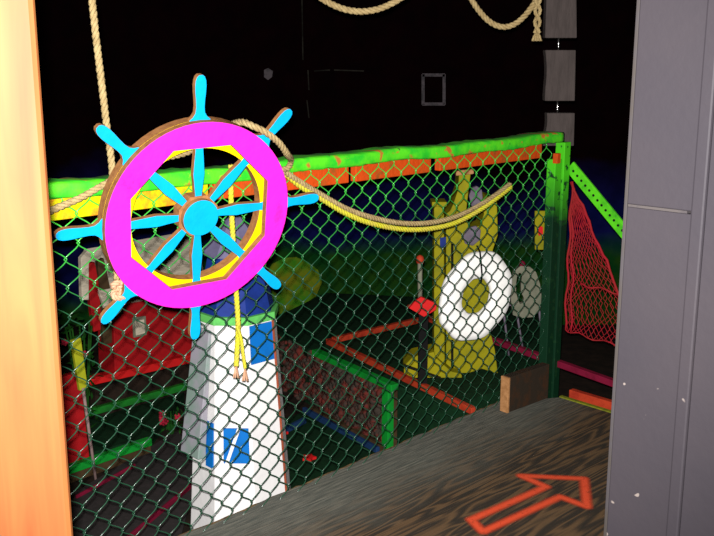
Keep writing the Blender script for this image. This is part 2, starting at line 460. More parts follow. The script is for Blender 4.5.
def resample(pts, step):
    pts = [V(p) for p in pts]
    # catmull-rom through the points, then even spacing
    dense = []
    n = len(pts)
    for i in range(n - 1):
        p0 = pts[max(i-1, 0)]; p1 = pts[i]; p2 = pts[i+1]; p3 = pts[min(i+2, n-1)]
        for k in range(16):
            t = k / 16
            dense.append(0.5 * ((2*p1) + (p2-p0)*t + (2*p0-5*p1+4*p2-p3)*t*t + (3*p1-p0-3*p2+p3)*t**3))
    dense.append(pts[-1])
    out = [dense[0]]; acc = 0
    for a, b in zip(dense, dense[1:]):
        L = (b - a).length
        while acc + L >= step:
            q = (step - acc) / L
            a = a.lerp(b, q); out.append(a.copy()); L = (b - a).length; acc = 0
        acc += L
    if (out[-1] - pts[-1]).length > step * 0.3: out.append(pts[-1])
    return out

def thing(name, label, cat, loc, group=None):
    o = bpy.data.objects.new(name, None); COL.objects.link(o)
    o.empty_display_size = 0.05
    o.location = loc; o['_o'] = tuple(loc)
    return tag(o, label, cat, group)
def tag(o, label, cat, group=None):
    o['label'] = label; o['category'] = cat
    if group: o['group'] = group
    return o
def struct(o, label=None):
    o['kind'] = 'structure'
    if label: o['label'] = label
    return o
def Z(z): return V((0, 0, z))
UP = Z(1)

GZ = -0.35      # course ground level
BZ = -0.036      # raised bed top

# ================================================================== SETTING
# deck: plywood platform bounded by the fence line and the back edge square to it; object axes = fence axes
deckW = 1.9
def deck():
    bm = bmesh.new()
    t0, t1 = -2.3, TC + 0.06
    # ragged outline along the fence edge (y = 0 is the fence line, walkway at y<0)
    top = []
    t = t0
    def dk(x, y):
        p = G(x, y, 0) - A0; return (p.dot(D), p.dot(N))
    c1, c2, c3 = dk(511, 400.5), dk(558, 397), dk(612, 413.5)
    k3 = 2.2 / math.hypot(c3[0] - c2[0], c3[1] - c2[1])
    c4 = (c2[0] + (c3[0] - c2[0]) * k3, c2[1] + (c3[1] - c2[1]) * k3)
    while t < c1[0]:
        top.append((t, 0.012 + random.uniform(-0.006, 0.004)))
        t += random.uniform(0.015, 0.05)
    top.append((c1[0], 0.006)); top.append(((c1[0] + c2[0]) / 2, (c1[1] + c2[1]) / 2)); top.append(c2)
    poly = top + [c4, (c4[0], -deckW - 1.5), (t0, -deckW - 1.5)]
    bot = [bm.verts.new((a, b, -0.035)) for a, b in poly]
    tp = [bm.verts.new((a, b - (0.003 if i < len(top) else 0), -0.002 if i < len(top) else 0)) for i, (a, b) in enumerate(poly)]
    nt_ = len(top)
    inn = [bm.verts.new((a, b - 0.003 - random.uniform(0.003, 0.014), 0)) for a, b in top]
    f = bm.faces.new(inn + tp[nt_:]); f.material_index = 0
    for i in range(nt_ - 1):
        f = bm.faces.new((tp[i], tp[i + 1], inn[i + 1], inn[i])); f.material_index = 1
    bm.faces.new((tp[nt_ - 1], tp[nt_], inn[nt_ - 1])).material_index = 1
    bm.faces.new((tp[-1], tp[0], inn[0])).material_index = 1
    f = bm.faces.new(list(reversed(bot))); f.material_index = 1
    for i in range(len(poly)):
        j = (i + 1) % len(poly)
        f = bm.faces.new((bot[i], bot[j], tp[j], tp[i])); f.material_index = 1
    bmesh.ops.recalc_face_normals(bm, faces=bm.faces)
    me = bpy.data.meshes.new('floor'); bm.to_mesh(me); bm.free()
    me.materials.append(M['deck']); me.materials.append(M['deck_edge'])
    o = bpy.data.objects.new('floor', me); COL.objects.link(o)
    o.location = A0; o.rotation_euler = (0, 0, ANG)
    return struct(o, 'worn plywood walkway deck')
floor = deck()

def L(t, w, z):     # deck coordinates: along fence, toward walkway negative
    return A0 + D * t + N * w + Z(z)

# splinters of pale veneer along the deck edge are part of the edge material; lime painted lip along the back edge
e0, e1 = G(559, 397, 0), G(612, 413.2, 0)
ed = (e1 - e0).normalized(); en = V((-ed.y, ed.x, 0))
mb = MB(); mb.beam(e0 + en * 0.012 + Z(-0.012), e0 + ed * 2.0 + en * 0.012 + Z(-0.012), 0.02, 0.03)
struct(mb.build('trim_1', M['edge_lime']), 'lime painted lip along back edge of deck')

# sprayed arrow on the deck: a thin skin of paint with soft edges
def arrow():
    px = [(471, 520), (483, 532), (560, 497), (587, 507), (584, 479), (521, 476), (546, 487)]
    P = [G(x, y, 0) for x, y in px]
    loc = [((p - A0).dot(D), (p - A0).dot(N)) for p in P]
    segs = [(loc[i], loc[(i + 1) % 7]) for i in range(7)]
    def dist(a, b):
        best = 9
        for (x0, y0), (x1, y1) in segs:
            dx, dy = x1 - x0, y1 - y0
            q = max(0, min(1, ((a - x0) * dx + (b - y0) * dy) / (dx*dx + dy*dy)))
            best = min(best, math.hypot(a - x0 - q*dx, b - y0 - q*dy))
        return best
    xs = [l[0] for l in loc]; ys = [l[1] for l in loc]
    st = 0.006
    x0, y0 = min(xs) - .05, min(ys) - .05
    nx, ny = int((max(xs) - x0 + .05) / st), int((max(ys) - y0 + .05) / st)
    idx = {}; vs = []; al = []; fs = []
    def vid(i, j):
        if (i, j) not in idx:
            idx[(i, j)] = len(vs)
            a, b = x0 + i*st, y0 + j*st
            vs.append((a, b, 0.0012))
            d = dist(a, b); al.append(max(0, min(1, (0.0235 - d) / 0.017)))
        return idx[(i, j)]
    for i in range(nx):
        for j in range(ny):
            if dist(x0 + (i+.5)*st, y0 + (j+.5)*st) < 0.032:
                fs.append((vid(i, j), vid(i+1, j), vid(i+1, j+1), vid(i, j+1)))
    me = bpy.data.meshes.new('painted_arrow'); me.from_pydata(vs, [], fs)
    at_ = me.attributes.new('paint', 'FLOAT', 'POINT')
    at_.data.foreach_set('value', al)
    m, nt, b = new_mat('orange_spray_paint')
    a = nt.nodes.new('ShaderNodeAttribute'); a.attribute_name = 'paint'
    n = nt.nodes.new('ShaderNodeTexNoise'); n.inputs['Scale'].default_value = 60; n.inputs['Detail'].default_value = 4
    tc = nt.nodes.new('ShaderNodeTexCoord'); nt.links.new(tc.outputs['Object'], n.inputs['Vector'])
    ma = nt.nodes.new('ShaderNodeMath'); ma.operation = 'MULTIPLY'
    mr = nt.nodes.new('ShaderNodeMapRange'); mr.inputs['From Min'].default_value = .1; mr.inputs['From Max'].default_value = .42
    nt.links.new(n.outputs['Fac'], mr.inputs['Value'])
    nt.links.new(a.outputs['Fac'], ma.inputs[0]); nt.links.new(mr.outputs['Result'], ma.inputs[1])
    nt.links.new(ma.outputs[0], b.inputs['Alpha'])
    b.inputs['Base Color'].default_value = (0.56, 0.05, 0.010, 1); b.inputs['Roughness'].default_value = 0.8
    me.materials.append(m)
    o = bpy.data.objects.new('painted_arrow', me); COL.objects.link(o)
    o.location = A0; o.rotation_euler = (0, 0, ANG)
    tag(o, 'orange spray-painted outline of an arrow on the plywood deck', 'arrow')
arrow()

# course ground, back and side walls, ceiling
mb = MB(); mb.box((0, 3.5, GZ - 0.05), (4.2, 0, 0), (0, 4.2, 0), (0, 0, 0.05))
struct(mb.build('ground', M['ground']))
BY = 6.3
mb = MB(); mb.box((0, BY + 0.05, 1.1), (4.2, 0, 0), (0, 0.05, 0), (0, 0, 1.5))
struct(mb.build('wall_back', M['mural']))
mb = MB(); mb.box((-4.15, 3.0, 1.1), (0.05, 0, 0), (0, 3.3, 0), (0, 0, 1.5))
struct(mb.build('wall_left', M['black_wall']))
mb = MB(); mb.box((4.15, 3.0, 1.1), (0.05, 0, 0), (0, 3.3, 0), (0, 0, 1.5))
struct(mb.build('wall_side', M['black_wall']))
mb = MB(); mb.box((0, 3.0, 2.65), (4.2, 0, 0), (0, 3.4, 0), (0, 0, 0.05))
struct(mb.build('ceiling', M['black_wall']))

# grey panelled partition at the right: its face runs square to the fence, seen at an angle
d2 = V((math.sin(ANG), -math.cos(ANG), 0))       # right and nearer
n2 = V((-d2.y * -1, 0, 0))
n2 = V((-d2.x * 0 + d2.y, -d2.x, 0)).normalized()  # faces the camera (left and nearer)
RE = at(623, 268, 1.62); RE.z = 0
def R(u, w, z): return RE + d2 * u + n2 * w + Z(z)
def r_at(x, y):      # pixel on the partition face
    r = ray(x, y); t = (RE - EYE).dot(n2) / r.dot(n2); return EYE + r * t
zs = r_at(640, 206).z
us = (r_at(688, 300) - RE).dot(d2)
mb = MB()
mb.box(R(us / 2, -0.02, (zs) / 2 - 0.002), d2 * us / 2, n2 * 0.02, UP * (zs / 2 - 0.002))
mb.box(R(us / 2, -0.02, (zs + 2.55) / 2), d2 * us / 2, n2 * 0.02, UP * ((2.55 - zs) / 2 - 0.001))
mb.box(R(us + 0.5, -0.02, 1.275), d2 * 0.5, n2 * 0.02, UP * 1.275)
wr = struct(mb.build('wall_right', M['grey_wall'], bevel=0.002), 'dark grey painted plywood partition')
mb = MB(); mb.box(R(us / 2 - 0.005, -0.02, zs - 0.001), d2 * (us / 2 - 0.008), n2 * 0.0215, UP * 0.0022)
struct(mb.build('trim_2', M['seam']), 'scratched joint between the two grey panels')
mb = MB()
mb.box(R(us + 0.008, 0.004, 1.275), d2 * 0.012, n2 * 0.006, UP * 1.275)
struct(mb.build('trim_3', M['grey_wall'], bevel=0.004), 'grey batten over the vertical panel joint')
mb = MB(); mb.box(R(-0.003, -0.02, 1.275), d2 * 0.003, n2 * 0.02, UP * 1.275)
struct(mb.build('trim_4', M['grey_chip'], bevel=0.001), 'scuffed end edge of the grey partition')

# bare orange post at the left
PY = 1.18
pe = at(54, 268, PY)
mb = MB()
pax = V((math.cos(0.34), math.sin(0.34), 0)); pay = V((-pax.y, pax.x, 0))
mb.box(V((pe.x, pe.y, 1.275)) - pax * 0.16 + pay * 0.05, pax * 0.16, pay * 0.05, UP * 1.275)
o = mb.build('wooden_post', M['post_wood'], bevel=0.008, origin=(pe.x - 0.16, pe.y + 0.05, 0))
tag(o, 'broad orange-yellow wooden post filling the left edge of the view', 'post')

# marks on the black back wall
def wall_patch(name, px, m, label, cat):
    mb = MB()
    poly = [at(x, y, BY - 0.003) for x, y in px]
    n = len(poly)
    mb.add(poly + [p + V((0, 0.003, 0)) for p in poly], [tuple(range(n)), tuple(reversed(range(n, 2*n)))] + [(i, (i+1) % n, n + (i+1) % n, n + i) for i in range(n)])
    return tag(mb.build(name, m), label, cat)
mb = MB()
q = [at(x, y, BY - 0.02) for x, y in ((423, 75), (444, 75), (444, 104), (423, 104))]
for i in range(4): mb.beam(q[i], q[(i+1) % 4], 0.020, 0.016, up=V((0, 1, 0)), ext=0.005)
tag(mb.build('picture_frame', M['chalk']), 'small faint grey rectangular frame on the black back wall', 'frame')
wall_patch('wall_smudge', [(264, 70), (268, 68), (273, 71), (272, 77), (268, 80), (264, 77)], M['chalk'], 'pale blotch on the black back wall above the ship wheel', 'smudge')
mb = MB()
for (x0, y0, x1, y1) in ((314, 71, 330, 70), (334, 70, 364, 71), (308, 70, 309, 90), (307, 100, 309, 118), (302, 0, 303, 60)):
    mb.beam(at(x0, y0, BY - 0.004), at(x1, y1, BY - 0.004), 0.008, 0.012, up=V((0, 1, 0)))
tag(mb.build('panel_joint', mat('worn_joint_line', (0.013, 0.012, 0.009), 0.9, (0.003, 0.003, 0.002), 12, 0.4, 0.6)), 'thin worn lines where panels join on the black wall', 'joint')
wall_patch('painted_bush', [(248, 318), (252, 296), (262, 282), (272, 264), (284, 258), (296, 257), (308, 262), (318, 270), (322, 282), (316, 296), (304, 305), (285, 312), (268, 320)], M['mural_bush'], 'yellowish green bush painted on the back wall right of the ship wheel', 'mural')

# ================================================================== FENCE
fence = thing('chain_link_fence', 'green chain-link fence with lumpy painted top rail running back to the right', 'fence', tuple(A0))
ZT = 1.147
T0 = -1.25
# lumpy top rail
def rail():
    bm = bmesh.new()
    K = 110; n = 12
    rings = []
    for k in range(K + 1):
        t = T0 + (TC - 0.047 - T0) * k / K
        wob = 0.006 * math.sin(t * 5.1) + 0.005 * math.sin(t * 13.7 + 1)
        dip = 0.0
        ring = []
        for i in range(n):
            a = 2 * math.pi * (i + .5) / n
            ca, sa = math.cos(a), math.sin(a)
            w = 0.046 * (abs(ca) ** 0.3) * (1 if ca > 0 else -1)
            h = 0.0225 * (abs(sa) ** 0.3) * (1 if sa > 0 else -1)
            j = random.uniform(-1, 1) * 0.0022
            ring.append(bm.verts.new(D * t + N * (w + wob * .5 - 0.004 + j) + Z(ZT - 0.0235 + h + wob * .55 + j)))
        rings.append(ring)
    for a, b in zip(rings, rings[1:]):
        for i in range(n): bm.faces.new((a[i], a[(i+1) % n], b[(i+1) % n], b[i]))
    bm.faces.new(rings[0]); bm.faces.new(list(reversed(rings[-1])))
    bmesh.ops.recalc_face_normals(bm, faces=bm.faces)
    for f in bm.faces: f.smooth = True
    me = bpy.data.meshes.new('top_rail'); bm.to_mesh(me); bm.free(); me.materials.append(M['rail'])
    o = bpy.data.objects.new('top_rail', me); COL.objects.link(o); o.parent = fence
    o['label'] = 'lumpy bright green top rail'
rail()
# fascia boards under the rail, in pieces with gaps
def tpx(x): return ft_of(Fp(x, 175, -0.01))
for (x0, x1, mm, lab) in ((20, 113, 'fascia_yellow', 'yellow board with orange streaks'), (122, 208, 'fascia_yellow', 'yellow board with orange streaks'), (214, 349, 'fascia_orange', 'orange board under the rail'), (356, 431, 'fascia_orange', 'orange board under the rail'), (440, 541, 'fascia_orange', 'orange board under the rail')):
    ta = max(T0, tpx(x0)); tb = tpx(x1)
    mb = MB()
    mb.box(FT((ta + tb) / 2, 0.004, 1.074), D * (tb - ta) / 2, N * 0.014 , UP * 0.0305)
    mb.build('fascia_board', M[mm], fence, bevel=0.003)['label'] = lab
# chain link
def chain():
    mb = MB()
    pw, ph = 0.080, 0.079
    r = 0.0019
    zb, zt = -0.008, 1.10
    cols = int((TC - 0.06 - T0) / (pw / 2))
    rows = int((zt - zb) / ph)
    for c in range(cols):
        tcol = T0 + c * pw / 2
        pts = []
        K = 6
        for row in range(rows):
            # one period: '/' strand in front then '\' strand behind
            zc = zb + row * ph + (ph / 2 if c % 2 else 0)
            for half in (0, 1):
                for k in range(K):
                    q = k / K
                    sgn = 1 if half == 0 else -1
                    e = q - 0.055 * math.sin(2 * math.pi * q)      # slight S bend in each strand
                    tt = (-0.5 + e) * sgn
                    off = -0.0045 * math.sin(math.pi * q) * sgn
                    pts.append(FT(tcol + tt * (pw / 2 + 0.0085), -0.024 + off, zc + (half + q) * ph / 2))
        mb.tube(pts, r, 5)
    return mb
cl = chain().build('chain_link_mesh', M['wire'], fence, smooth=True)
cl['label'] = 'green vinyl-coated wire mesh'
# end post of two uprights with brace
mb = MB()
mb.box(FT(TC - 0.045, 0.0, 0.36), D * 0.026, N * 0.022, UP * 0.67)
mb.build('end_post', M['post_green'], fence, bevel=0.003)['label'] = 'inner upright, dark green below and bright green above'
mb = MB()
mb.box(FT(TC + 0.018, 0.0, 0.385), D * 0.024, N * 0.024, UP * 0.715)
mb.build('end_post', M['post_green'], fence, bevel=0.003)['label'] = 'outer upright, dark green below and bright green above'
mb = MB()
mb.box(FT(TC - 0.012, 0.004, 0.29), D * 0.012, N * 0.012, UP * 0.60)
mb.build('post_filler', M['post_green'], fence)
mb = MB()
mb.box(FT(TC - 0.06, -0.02, 1.035), D * 0.014, N * 0.012, UP * 0.022)
mb.build('post_block', M['fascia_orange'], fence, bevel=0.003)
# brace: green perforated angle descending to the right over the back edge
mb_plane = CORNER + D * 0.05
def Qp(x, y, off=0.0):      # vertical plane through the corner, square to the fence
    r = ray(x, y); t = (mb_plane + D * off - EYE).dot(D) / r.dot(D); return EYE + r * t
b0, b1 = Qp(570, 166), Qp(641, 252)
brace = MB(); brace.beam(b0, b1, 0.012, 0.055, up=D.cross(b1 - b0).normalized())
brace.beam(b0 + D * 0.02, b1 + D * 0.02, 0.04, 0.008, up=D.cross(b1 - b0).normalized())
br = brace.build('brace', M['trim_green'] if False else mat('lime_brace_paint', (0.075, 0.46, 0.01), 0.6, (0.03, 0.26, 0.01), 20, .45, .7), fence, bevel=0.002)
br['label'] = 'bright green perforated brace'
mb = MB()
dd = (b1 - b0)
for k in range(16):
    p = b0 + dd * (0.06 + 0.058 * k)
    mb.tube([p - D * 0.0075, p + D * 0.002], 0.006, 8)
hole = mb.build('brace_hole', M['black_post'], br)
hole['label'] = 'row of dark bolt holes'

# ================================================================== SHIP WHEEL
az, el, roll = math.radians(34.6), math.radians(-13.2), math.radians(2.6)
WN = V((math.sin(az) * math.cos(el), -math.cos(az) * math.cos(el), math.sin(el)))
WX = UP.cross(WN).normalized(); WY = WN.cross(WX)
cr, sr = math.cos(roll), math.sin(roll)
WX, WY = WX * cr + WY * sr, WY * cr - WX * sr
WC = at(197.4, 215.0, 2.56)
SCL = 1.0
wheel = thing('ship_wheel', 'magenta ship wheel with eight cyan spokes hung on the fence rail', 'ship wheel', tuple(WC))
NSEG = 64
RO = 0.2715
def octr(a, ap):     # octagon radius with flats facing the spokes
    b = (a + math.pi / 8) % (math.pi / 4) - math.pi / 8
    return ap / math.cos(b)
angs = [2 * math.pi * i / NSEG for i in range(NSEG)]
outer = [(RO * math.cos(a), RO * math.sin(a)) for a in angs]
inner = [(octr(a, 0.201) * math.cos(a), octr(a, 0.201) * math.sin(a)) for a in angs]
mb = MB(); mb.ring(outer, inner, WC, WX, WY, WN, 0.004, 0.026, 1, 0)
mb.build('rim', [M['magenta'], M['ply_edge']], wheel, bevel=0.001)['label'] = 'magenta front rim with octagonal opening'
outer2 = [(0.2712 * math.cos(a), 0.2712 * math.sin(a)) for a in angs]
inner2 = [(0.193 * math.cos(a), 0.193 * math.sin(a)) for a in angs]
mb = MB(); mb.ring(outer2, inner2, WC, WX, WY, WN, -0.030, 0.0035, 1, 0)
mb.build('rim_backing', [M['ring_yellow'], M['ply_edge']], wheel)['label'] = 'yellow rear rim with bare plywood edges'
prof = [(0.040, .011), (0.060, .010), (0.085, .0125), (0.12, .0165), (0.15, .0145), (0.19, .0115), (0.225, .016), (0.262, .033), (0.272, .030), (0.279, .021), (0.290, .0140), (0.305, .0124), (0.325, .0134), (0.345, .0155), (0.362, .0163), (0.376, .0150), (0.386, .0110), (0.391, .005)]
for k in range(8):
    a = k * math.pi / 4
    ex = WX * math.cos(a) + WY * math.sin(a); ey = WY * math.cos(a) - WX * math.sin(a)
    poly = [(r, -w) for r, w in prof] + [(r, w) for r, w in reversed(prof)]
    mb = MB(); mb.prism(poly, WC, ex, ey, WN, -0.0135, 0.004, 1, 0)
    mb.build('spoke', [M['cyan'], M['ply_edge']], wheel, bevel=0.0012)
hubp = [(0.052 * math.cos(a), 0.052 * math.sin(a)) for a in angs]
mb = MB(); mb.prism(hubp, WC, WX, WY, WN, 0.006, 0.024, 1, 0)
mb.build('hub', [M['cyan'], M['ply_edge']], wheel, bevel=0.001)
hp = [(0.062 * math.cos(a + math.pi/8), 0.062 * math.sin(a + math.pi/8)) for a in [k * math.pi / 4 for k in range(8)]]
mb = MB(); mb.prism(hp, WC, WX, WY, WN, -0.03, 0.0055, 0, 0)
mb.build('hub_plate', M['ply_edge'], wheel)['label'] = 'bare plywood plate behind the hub'

def Wp(x, y, off):      # a point in front of / behind the wheel plane
    r = ray(x, y); t = ((WC + WN * off) - EYE).dot(WN) / r.dot(WN); return EYE + r * t

# ================================================================== ROPES
# 1: hanging rope at the left, down behind the wheel rim to a knot
mb = MB()
up1 = Fp(92, 0, -0.075); vtop = up1 + (up1 - Fp(112, 168, -0.085)) * 0.0
pts = [V((up1.x - 0.055, up1.y, 2.6)), V((up1.x - 0.025, up1.y, 2.2)), up1, Fp(100, 70, -0.078), Fp(106, 120, -0.08), Fp(112, 168, -0.082), Fp(115, 225, -0.084), Fp(117, 280, -0.085)]
mb.rope(pts, 0.0096, 0.05)
o = mb.build('rope', M['rope'], smooth=True, origin=pts[-1])
tag(o, 'tan rope hanging straight down left of the ship wheel', 'rope')
# its loose knot below the rim
kn = MB()
c = Fp(118.5, 288, -0.075)
kp = []
for i in range(40):
    a = 2 * math.pi * i / 39 * 2
    kp.append(c + D * 0.016 * math.sin(a) + UP * (0.022 * math.cos(a * 0.5) - 0.004) + N * (-0.008 * math.cos(a)))
kn.rope(kp, 0.009, 0.04)
kn.rope([c + UP * -0.01, c + UP * -0.03 + D * 0.006, c + UP * -0.045 + D * 0.016], 0.008, 0.04)
k = kn.build('rope_knot', M['rope_white'], smooth=True)
k.parent = o; k.location = -V(o.location); k['label'] = 'frayed pale knot at the rope end'

# 2: rope lashed along the rail, behind the wheel top, round a handle and draped to the fence
mb = MB()
pts = [Fp(20, 226, -0.075), Fp(50, 211, -0.07), Fp(80, 198, -0.075), Fp(107, 183, -0.08), Fp(150, 162, -0.085), Fp(190, 151, -0.09), Fp(222, 130, -0.11), Wp(240, 122, 0.006 - 0.04), Wp(255, 127, 0.02), Wp(268, 134, 0.030), Wp(279, 143, 0.020), Wp(287, 154, -0.02), Fp(291, 160, -0.07)]
pts += [Fp(288, 168, -0.075), Fp(281, 170, -0.08)]
mb.rope(pts, 0.0096, 0.05)
o = mb.build('rope', M['rope'], smooth=True, origin=pts[3])
tag(o, 'tan rope lashed along the rail behind the wheel and round its upper right handle', 'rope')
mb = MB()
pts = [Fp(270, 162, -0.075), Fp(285, 172, -0.062), Fp(300, 182, -0.055), Fp(320, 194, -0.05), Fp(345, 208, -0.048), Fp(370, 217, -0.046), Fp(400, 223, -0.044), Fp(428, 223, -0.043), Fp(455, 217, -0.042), Fp(480, 205, -0.042), Fp(497, 194, -0.042), Fp(510, 184, -0.036)]
mb.rope(pts, 0.0098, 0.045)
o = mb.build('rope', M['rope'], smooth=True, origin=pts[0])
tag(o, 'tan rope swagged across the mesh, the upper of the paired strands', 'rope')
mb = MB()
pts = [Fp(276, 166, -0.05), Fp(300, 186, -0.05), Fp(320, 198, -0.047), Fp(345, 213, -0.046), Fp(370, 223, -0.045), Fp(400, 229, -0.043), Fp(428, 229, -0.043), Fp(455, 223, -0.043), Fp(480, 210, -0.046), Fp(497, 198, -0.048), Fp(511, 187, -0.042)]
mb.rope(pts, 0.0098, 0.045)
o = mb.build('rope', M['rope_yellow'], smooth=True, origin=pts[0])
tag(o, 'yellow rope swagged across the mesh, the lower of the paired strands', 'rope')

# 3: yellow rope hanging behind the wheel with two frayed ends
mb = MB()
pts = [Fp(231, 165, -0.06), Fp(231, 200, -0.055), Fp(233, 240, -0.05), Fp(236, 290, -0.045), Fp(238, 325, -0.045), Fp(237, 350, -0.045), Fp(236, 366, -0.045)]
mb.rope(pts, 0.0085, 0.04)
pts2 = [Fp(237, 326, -0.058), Fp(241, 340, -0.058), Fp(243, 355, -0.052), Fp(245, 368, -0.05)]
mb.rope(pts2, 0.006, 0.03)
o = mb.build('rope', M['rope_yellow'], smooth=True, origin=pts[0])
tag(o, 'yellow rope hanging down the mesh behind the wheel in front of the lighthouse', 'rope')
mb = MB()
for (x, y) in ((236, 372), (245, 375)):
    for q in range(7):
        a = q * 0.9
        mb.tube([Fp(x, y - 7, -0.045), Fp(x + 1.5 * math.cos(a), y, -0.045 - .004 * math.sin(a)), Fp(x + 3 * math.cos(a), y + 6, -0.045 - .008 * math.sin(a))], 0.0028, 5)
k = mb.build('frayed_end', M['rope_white'], smooth=True)
k.parent = o; k.location = -V(o.location); k['label'] = 'pale frayed rope tips'

# 4: two swags from the ceiling at the top of the view
def swag(cx, cy, kq, Y, dx0, dx1, label):
    mb = MB(); pts = []
    for i in range(49):
        dx = dx0 + (dx1 - dx0) * i / 48
        pts.append(at(cx + dx, cy - kq * dx * dx, Y))
    mb.rope(pts, 0.0115, 0.055)
    return tag(mb.build('rope', M['rope'], smooth=True, origin=pts[0]), label, 'rope')
swag(361, 11.5, 0.0085, 3.35, -193, 186, 'rope swag dipping into the top middle of the view')
sw = swag(504, 27, 0.026, 3.75, -106, 36, 'rope swag hanging at the upper right beside the grey blocks')
mb = MB()
tp, bt = at(545, -264, 3.74), at(537, 33, 3.74)
for ph in (0, math.pi):
    pts = []
    for i in range(80):
        q = i / 79; p = tp.lerp(bt, q); a = q * 75 + ph
        pts.append(p + V((0.009 * math.cos(a), 0.006 * math.sin(a), 0)))
    mb.rope(pts, 0.0075, 0.04)
for q in range(9):
    a = q * 0.7
    mb.tube([bt + UP * 0.004, bt + V((0.012 * math.cos(a), 0.01 * math.sin(a), -0.012)), bt + V((0.018 * math.cos(a), 0.014 * math.sin(a), -0.030))], 0.004, 5)
k = mb.build('rope_tail', M['rope'], smooth=True); k.parent = sw; k.location = -V(sw.location); k['label'] = 'twisted tail with a tufted end'

# ================================================================== HANGING GREY BLOCKS above the fence corner
HY = 4.22
hb = thing('hanging_block_string', 'string of three grey wooden blocks joined by steel bolts above the fence corner', 'blocks', tuple(at(561, 140, HY)))
for (y0, y1, xl0, xl1, xr0, xr1) in ((-70, 38, 545, 546, 576, 577), (50, 101, 545.5, 546, 576, 575), (113, 146, 547, 544, 575, 574)):
    mb = MB()
    # slab with a wavy left edge
    nL = 8; left = []; right = []
    for i in range(nL + 1):
        q = i / nL
        y = y0 + (y1 - y0) * q
        left.append(at(xl0 + (xl1 - xl0) * q + 1.1 * math.sin(q * 5 + y0), y, HY)); right.append(at(xr0 + (xr1 - xr0) * q, y, HY))
    f = left[::-1] + right; n = len(f)
    mb.add(f + [p + V((0, 0.06, 0)) for p in f], [tuple(range(n)), tuple(reversed(range(n, 2*n)))] + [(i, (i+1) % n, n + (i+1) % n, n + i) for i in range(n)])
    mb.build('block', M['block_grey'], hb, bevel=0.004)
for (y0, y1, x) in ((37, 51, 558.5), (100, 114, 557.5)):
    mb = MB()
    p0, p1 = at(x, y0, HY + 0.02), at(x, y1, HY + 0.02)
    mb.tube([p0, p1], 0.0042, 8)
    mid = (p0 + p1) / 2
    mb.lathe([(0.0042, 0.016), (0.0075, 0.013), (0.0075, 0.007), (0.0042, 0.004)], mid + Z(-0.02), 8)
    mb.build('bolt', M['steel'], hb, smooth=True)
mb = MB(); p = at(561, -69, HY + 0.03); mb.tube([p, V((p.x, p.y, 2.6))], 0.004, 6); mb.build('hanger_rod', M['steel'], hb)

# ================================================================== RED NET right of the fence end
mb = MB()
def netp(u, v):
    # u 0..1 left to right, v 0..1 top to bottom
    top = (572 + 1.5 * u, 183)
    xl, yl = 566, 333
    bl = (565 + 56 * u, 330 + 16 * u)
    # right boundary bends at (618,288)
    if v < 0.66:
        k = v / 0.66
        rr = (572 + 47 * k, 183 + 109 * k)
    else:
        k = (v - 0.66) / 0.34
        rr = (619 + 3 * k, 292 + 55 * k)
    ll = (572 - 7 * v, 183 + 147 * v)
    x = ll[0] + (rr[0] - ll[0]) * u; y = ll[1] + (rr[1] - ll[1]) * u
    return x, y
NU, NV = 12, 21
def netw(i, j):
    u = (i / NU) ** 1.25; v = j / NV
    x, y = netp(u, v)
    h = math.sin(i * 12.9 + j * 7.3) ; g = math.sin(i * 5.1 + j * 3.7 + 1)
    return Qp(x + h * 1.2, y + g * 1.6, 0.03 + 0.02 * math.sin(i * 1.7) * v)
for i in range(NU + 1):
    for s_ in (0, 1):
        pts = []
        for j in range(NV + 1):
            ii = i + ((j + s_) % 2) * 0.9
            pts.append(netw(min(ii, NU), j))
        mb.tube(pts, 0.0017, 4, caps=False)
mb.tube([netw(0, j) for j in range(NV + 1)], 0.0055, 5)
mb.tube([netw(2, j) + D * -0.004 for j in range(NV + 1)], 0.0045, 5)
mb.tube([netw(NU, j) for j in range(NV + 1)], 0.0065, 5)
mb.tube([netw(i, 14) for i in range(4, NU + 1)], 0.004, 5)
mb.tube([netw(i, NV) for i in range(NU + 1)], 0.003, 5)
o = mb.build('cargo_net', M['net_red'], smooth=True, origin=Qp(570, 181))
tag(o, 'bunched red net hanging under the green brace right of the fence post', 'net')

# kick board on the deck at the fence foot
kb0, kb1 = G(509, 413, 0), G(548, 398.5, 0)
kd = (kb1 - kb0); kl = kd.length; kd.normalize(); kn_ = V((-kd.y, kd.x, 0))
mb = MB(); mb.box((kb0 + kb1) / 2 + kn_ * 0.02 + UP * 0.080, kd * kl / 2, kn_ * 0.02, UP * 0.078)
o = mb.build('kick_board', [M['rust_wood']], bevel=0.003, origin=kb0)
tag(o, 'short brown board standing on edge at the foot of the fence', 'board')
mb = MB(); mb.box(kb0 + kn_ * 0.02 + UP * 0.079 - kd * 0.006, kd * 0.006, kn_ * 0.021, UP * 0.078)
e = mb.build('end_strip', M['tan_wood'], bevel=0.002); e.parent = o; e.location = -V(o.location); e['label'] = 'pale tan end of the board'

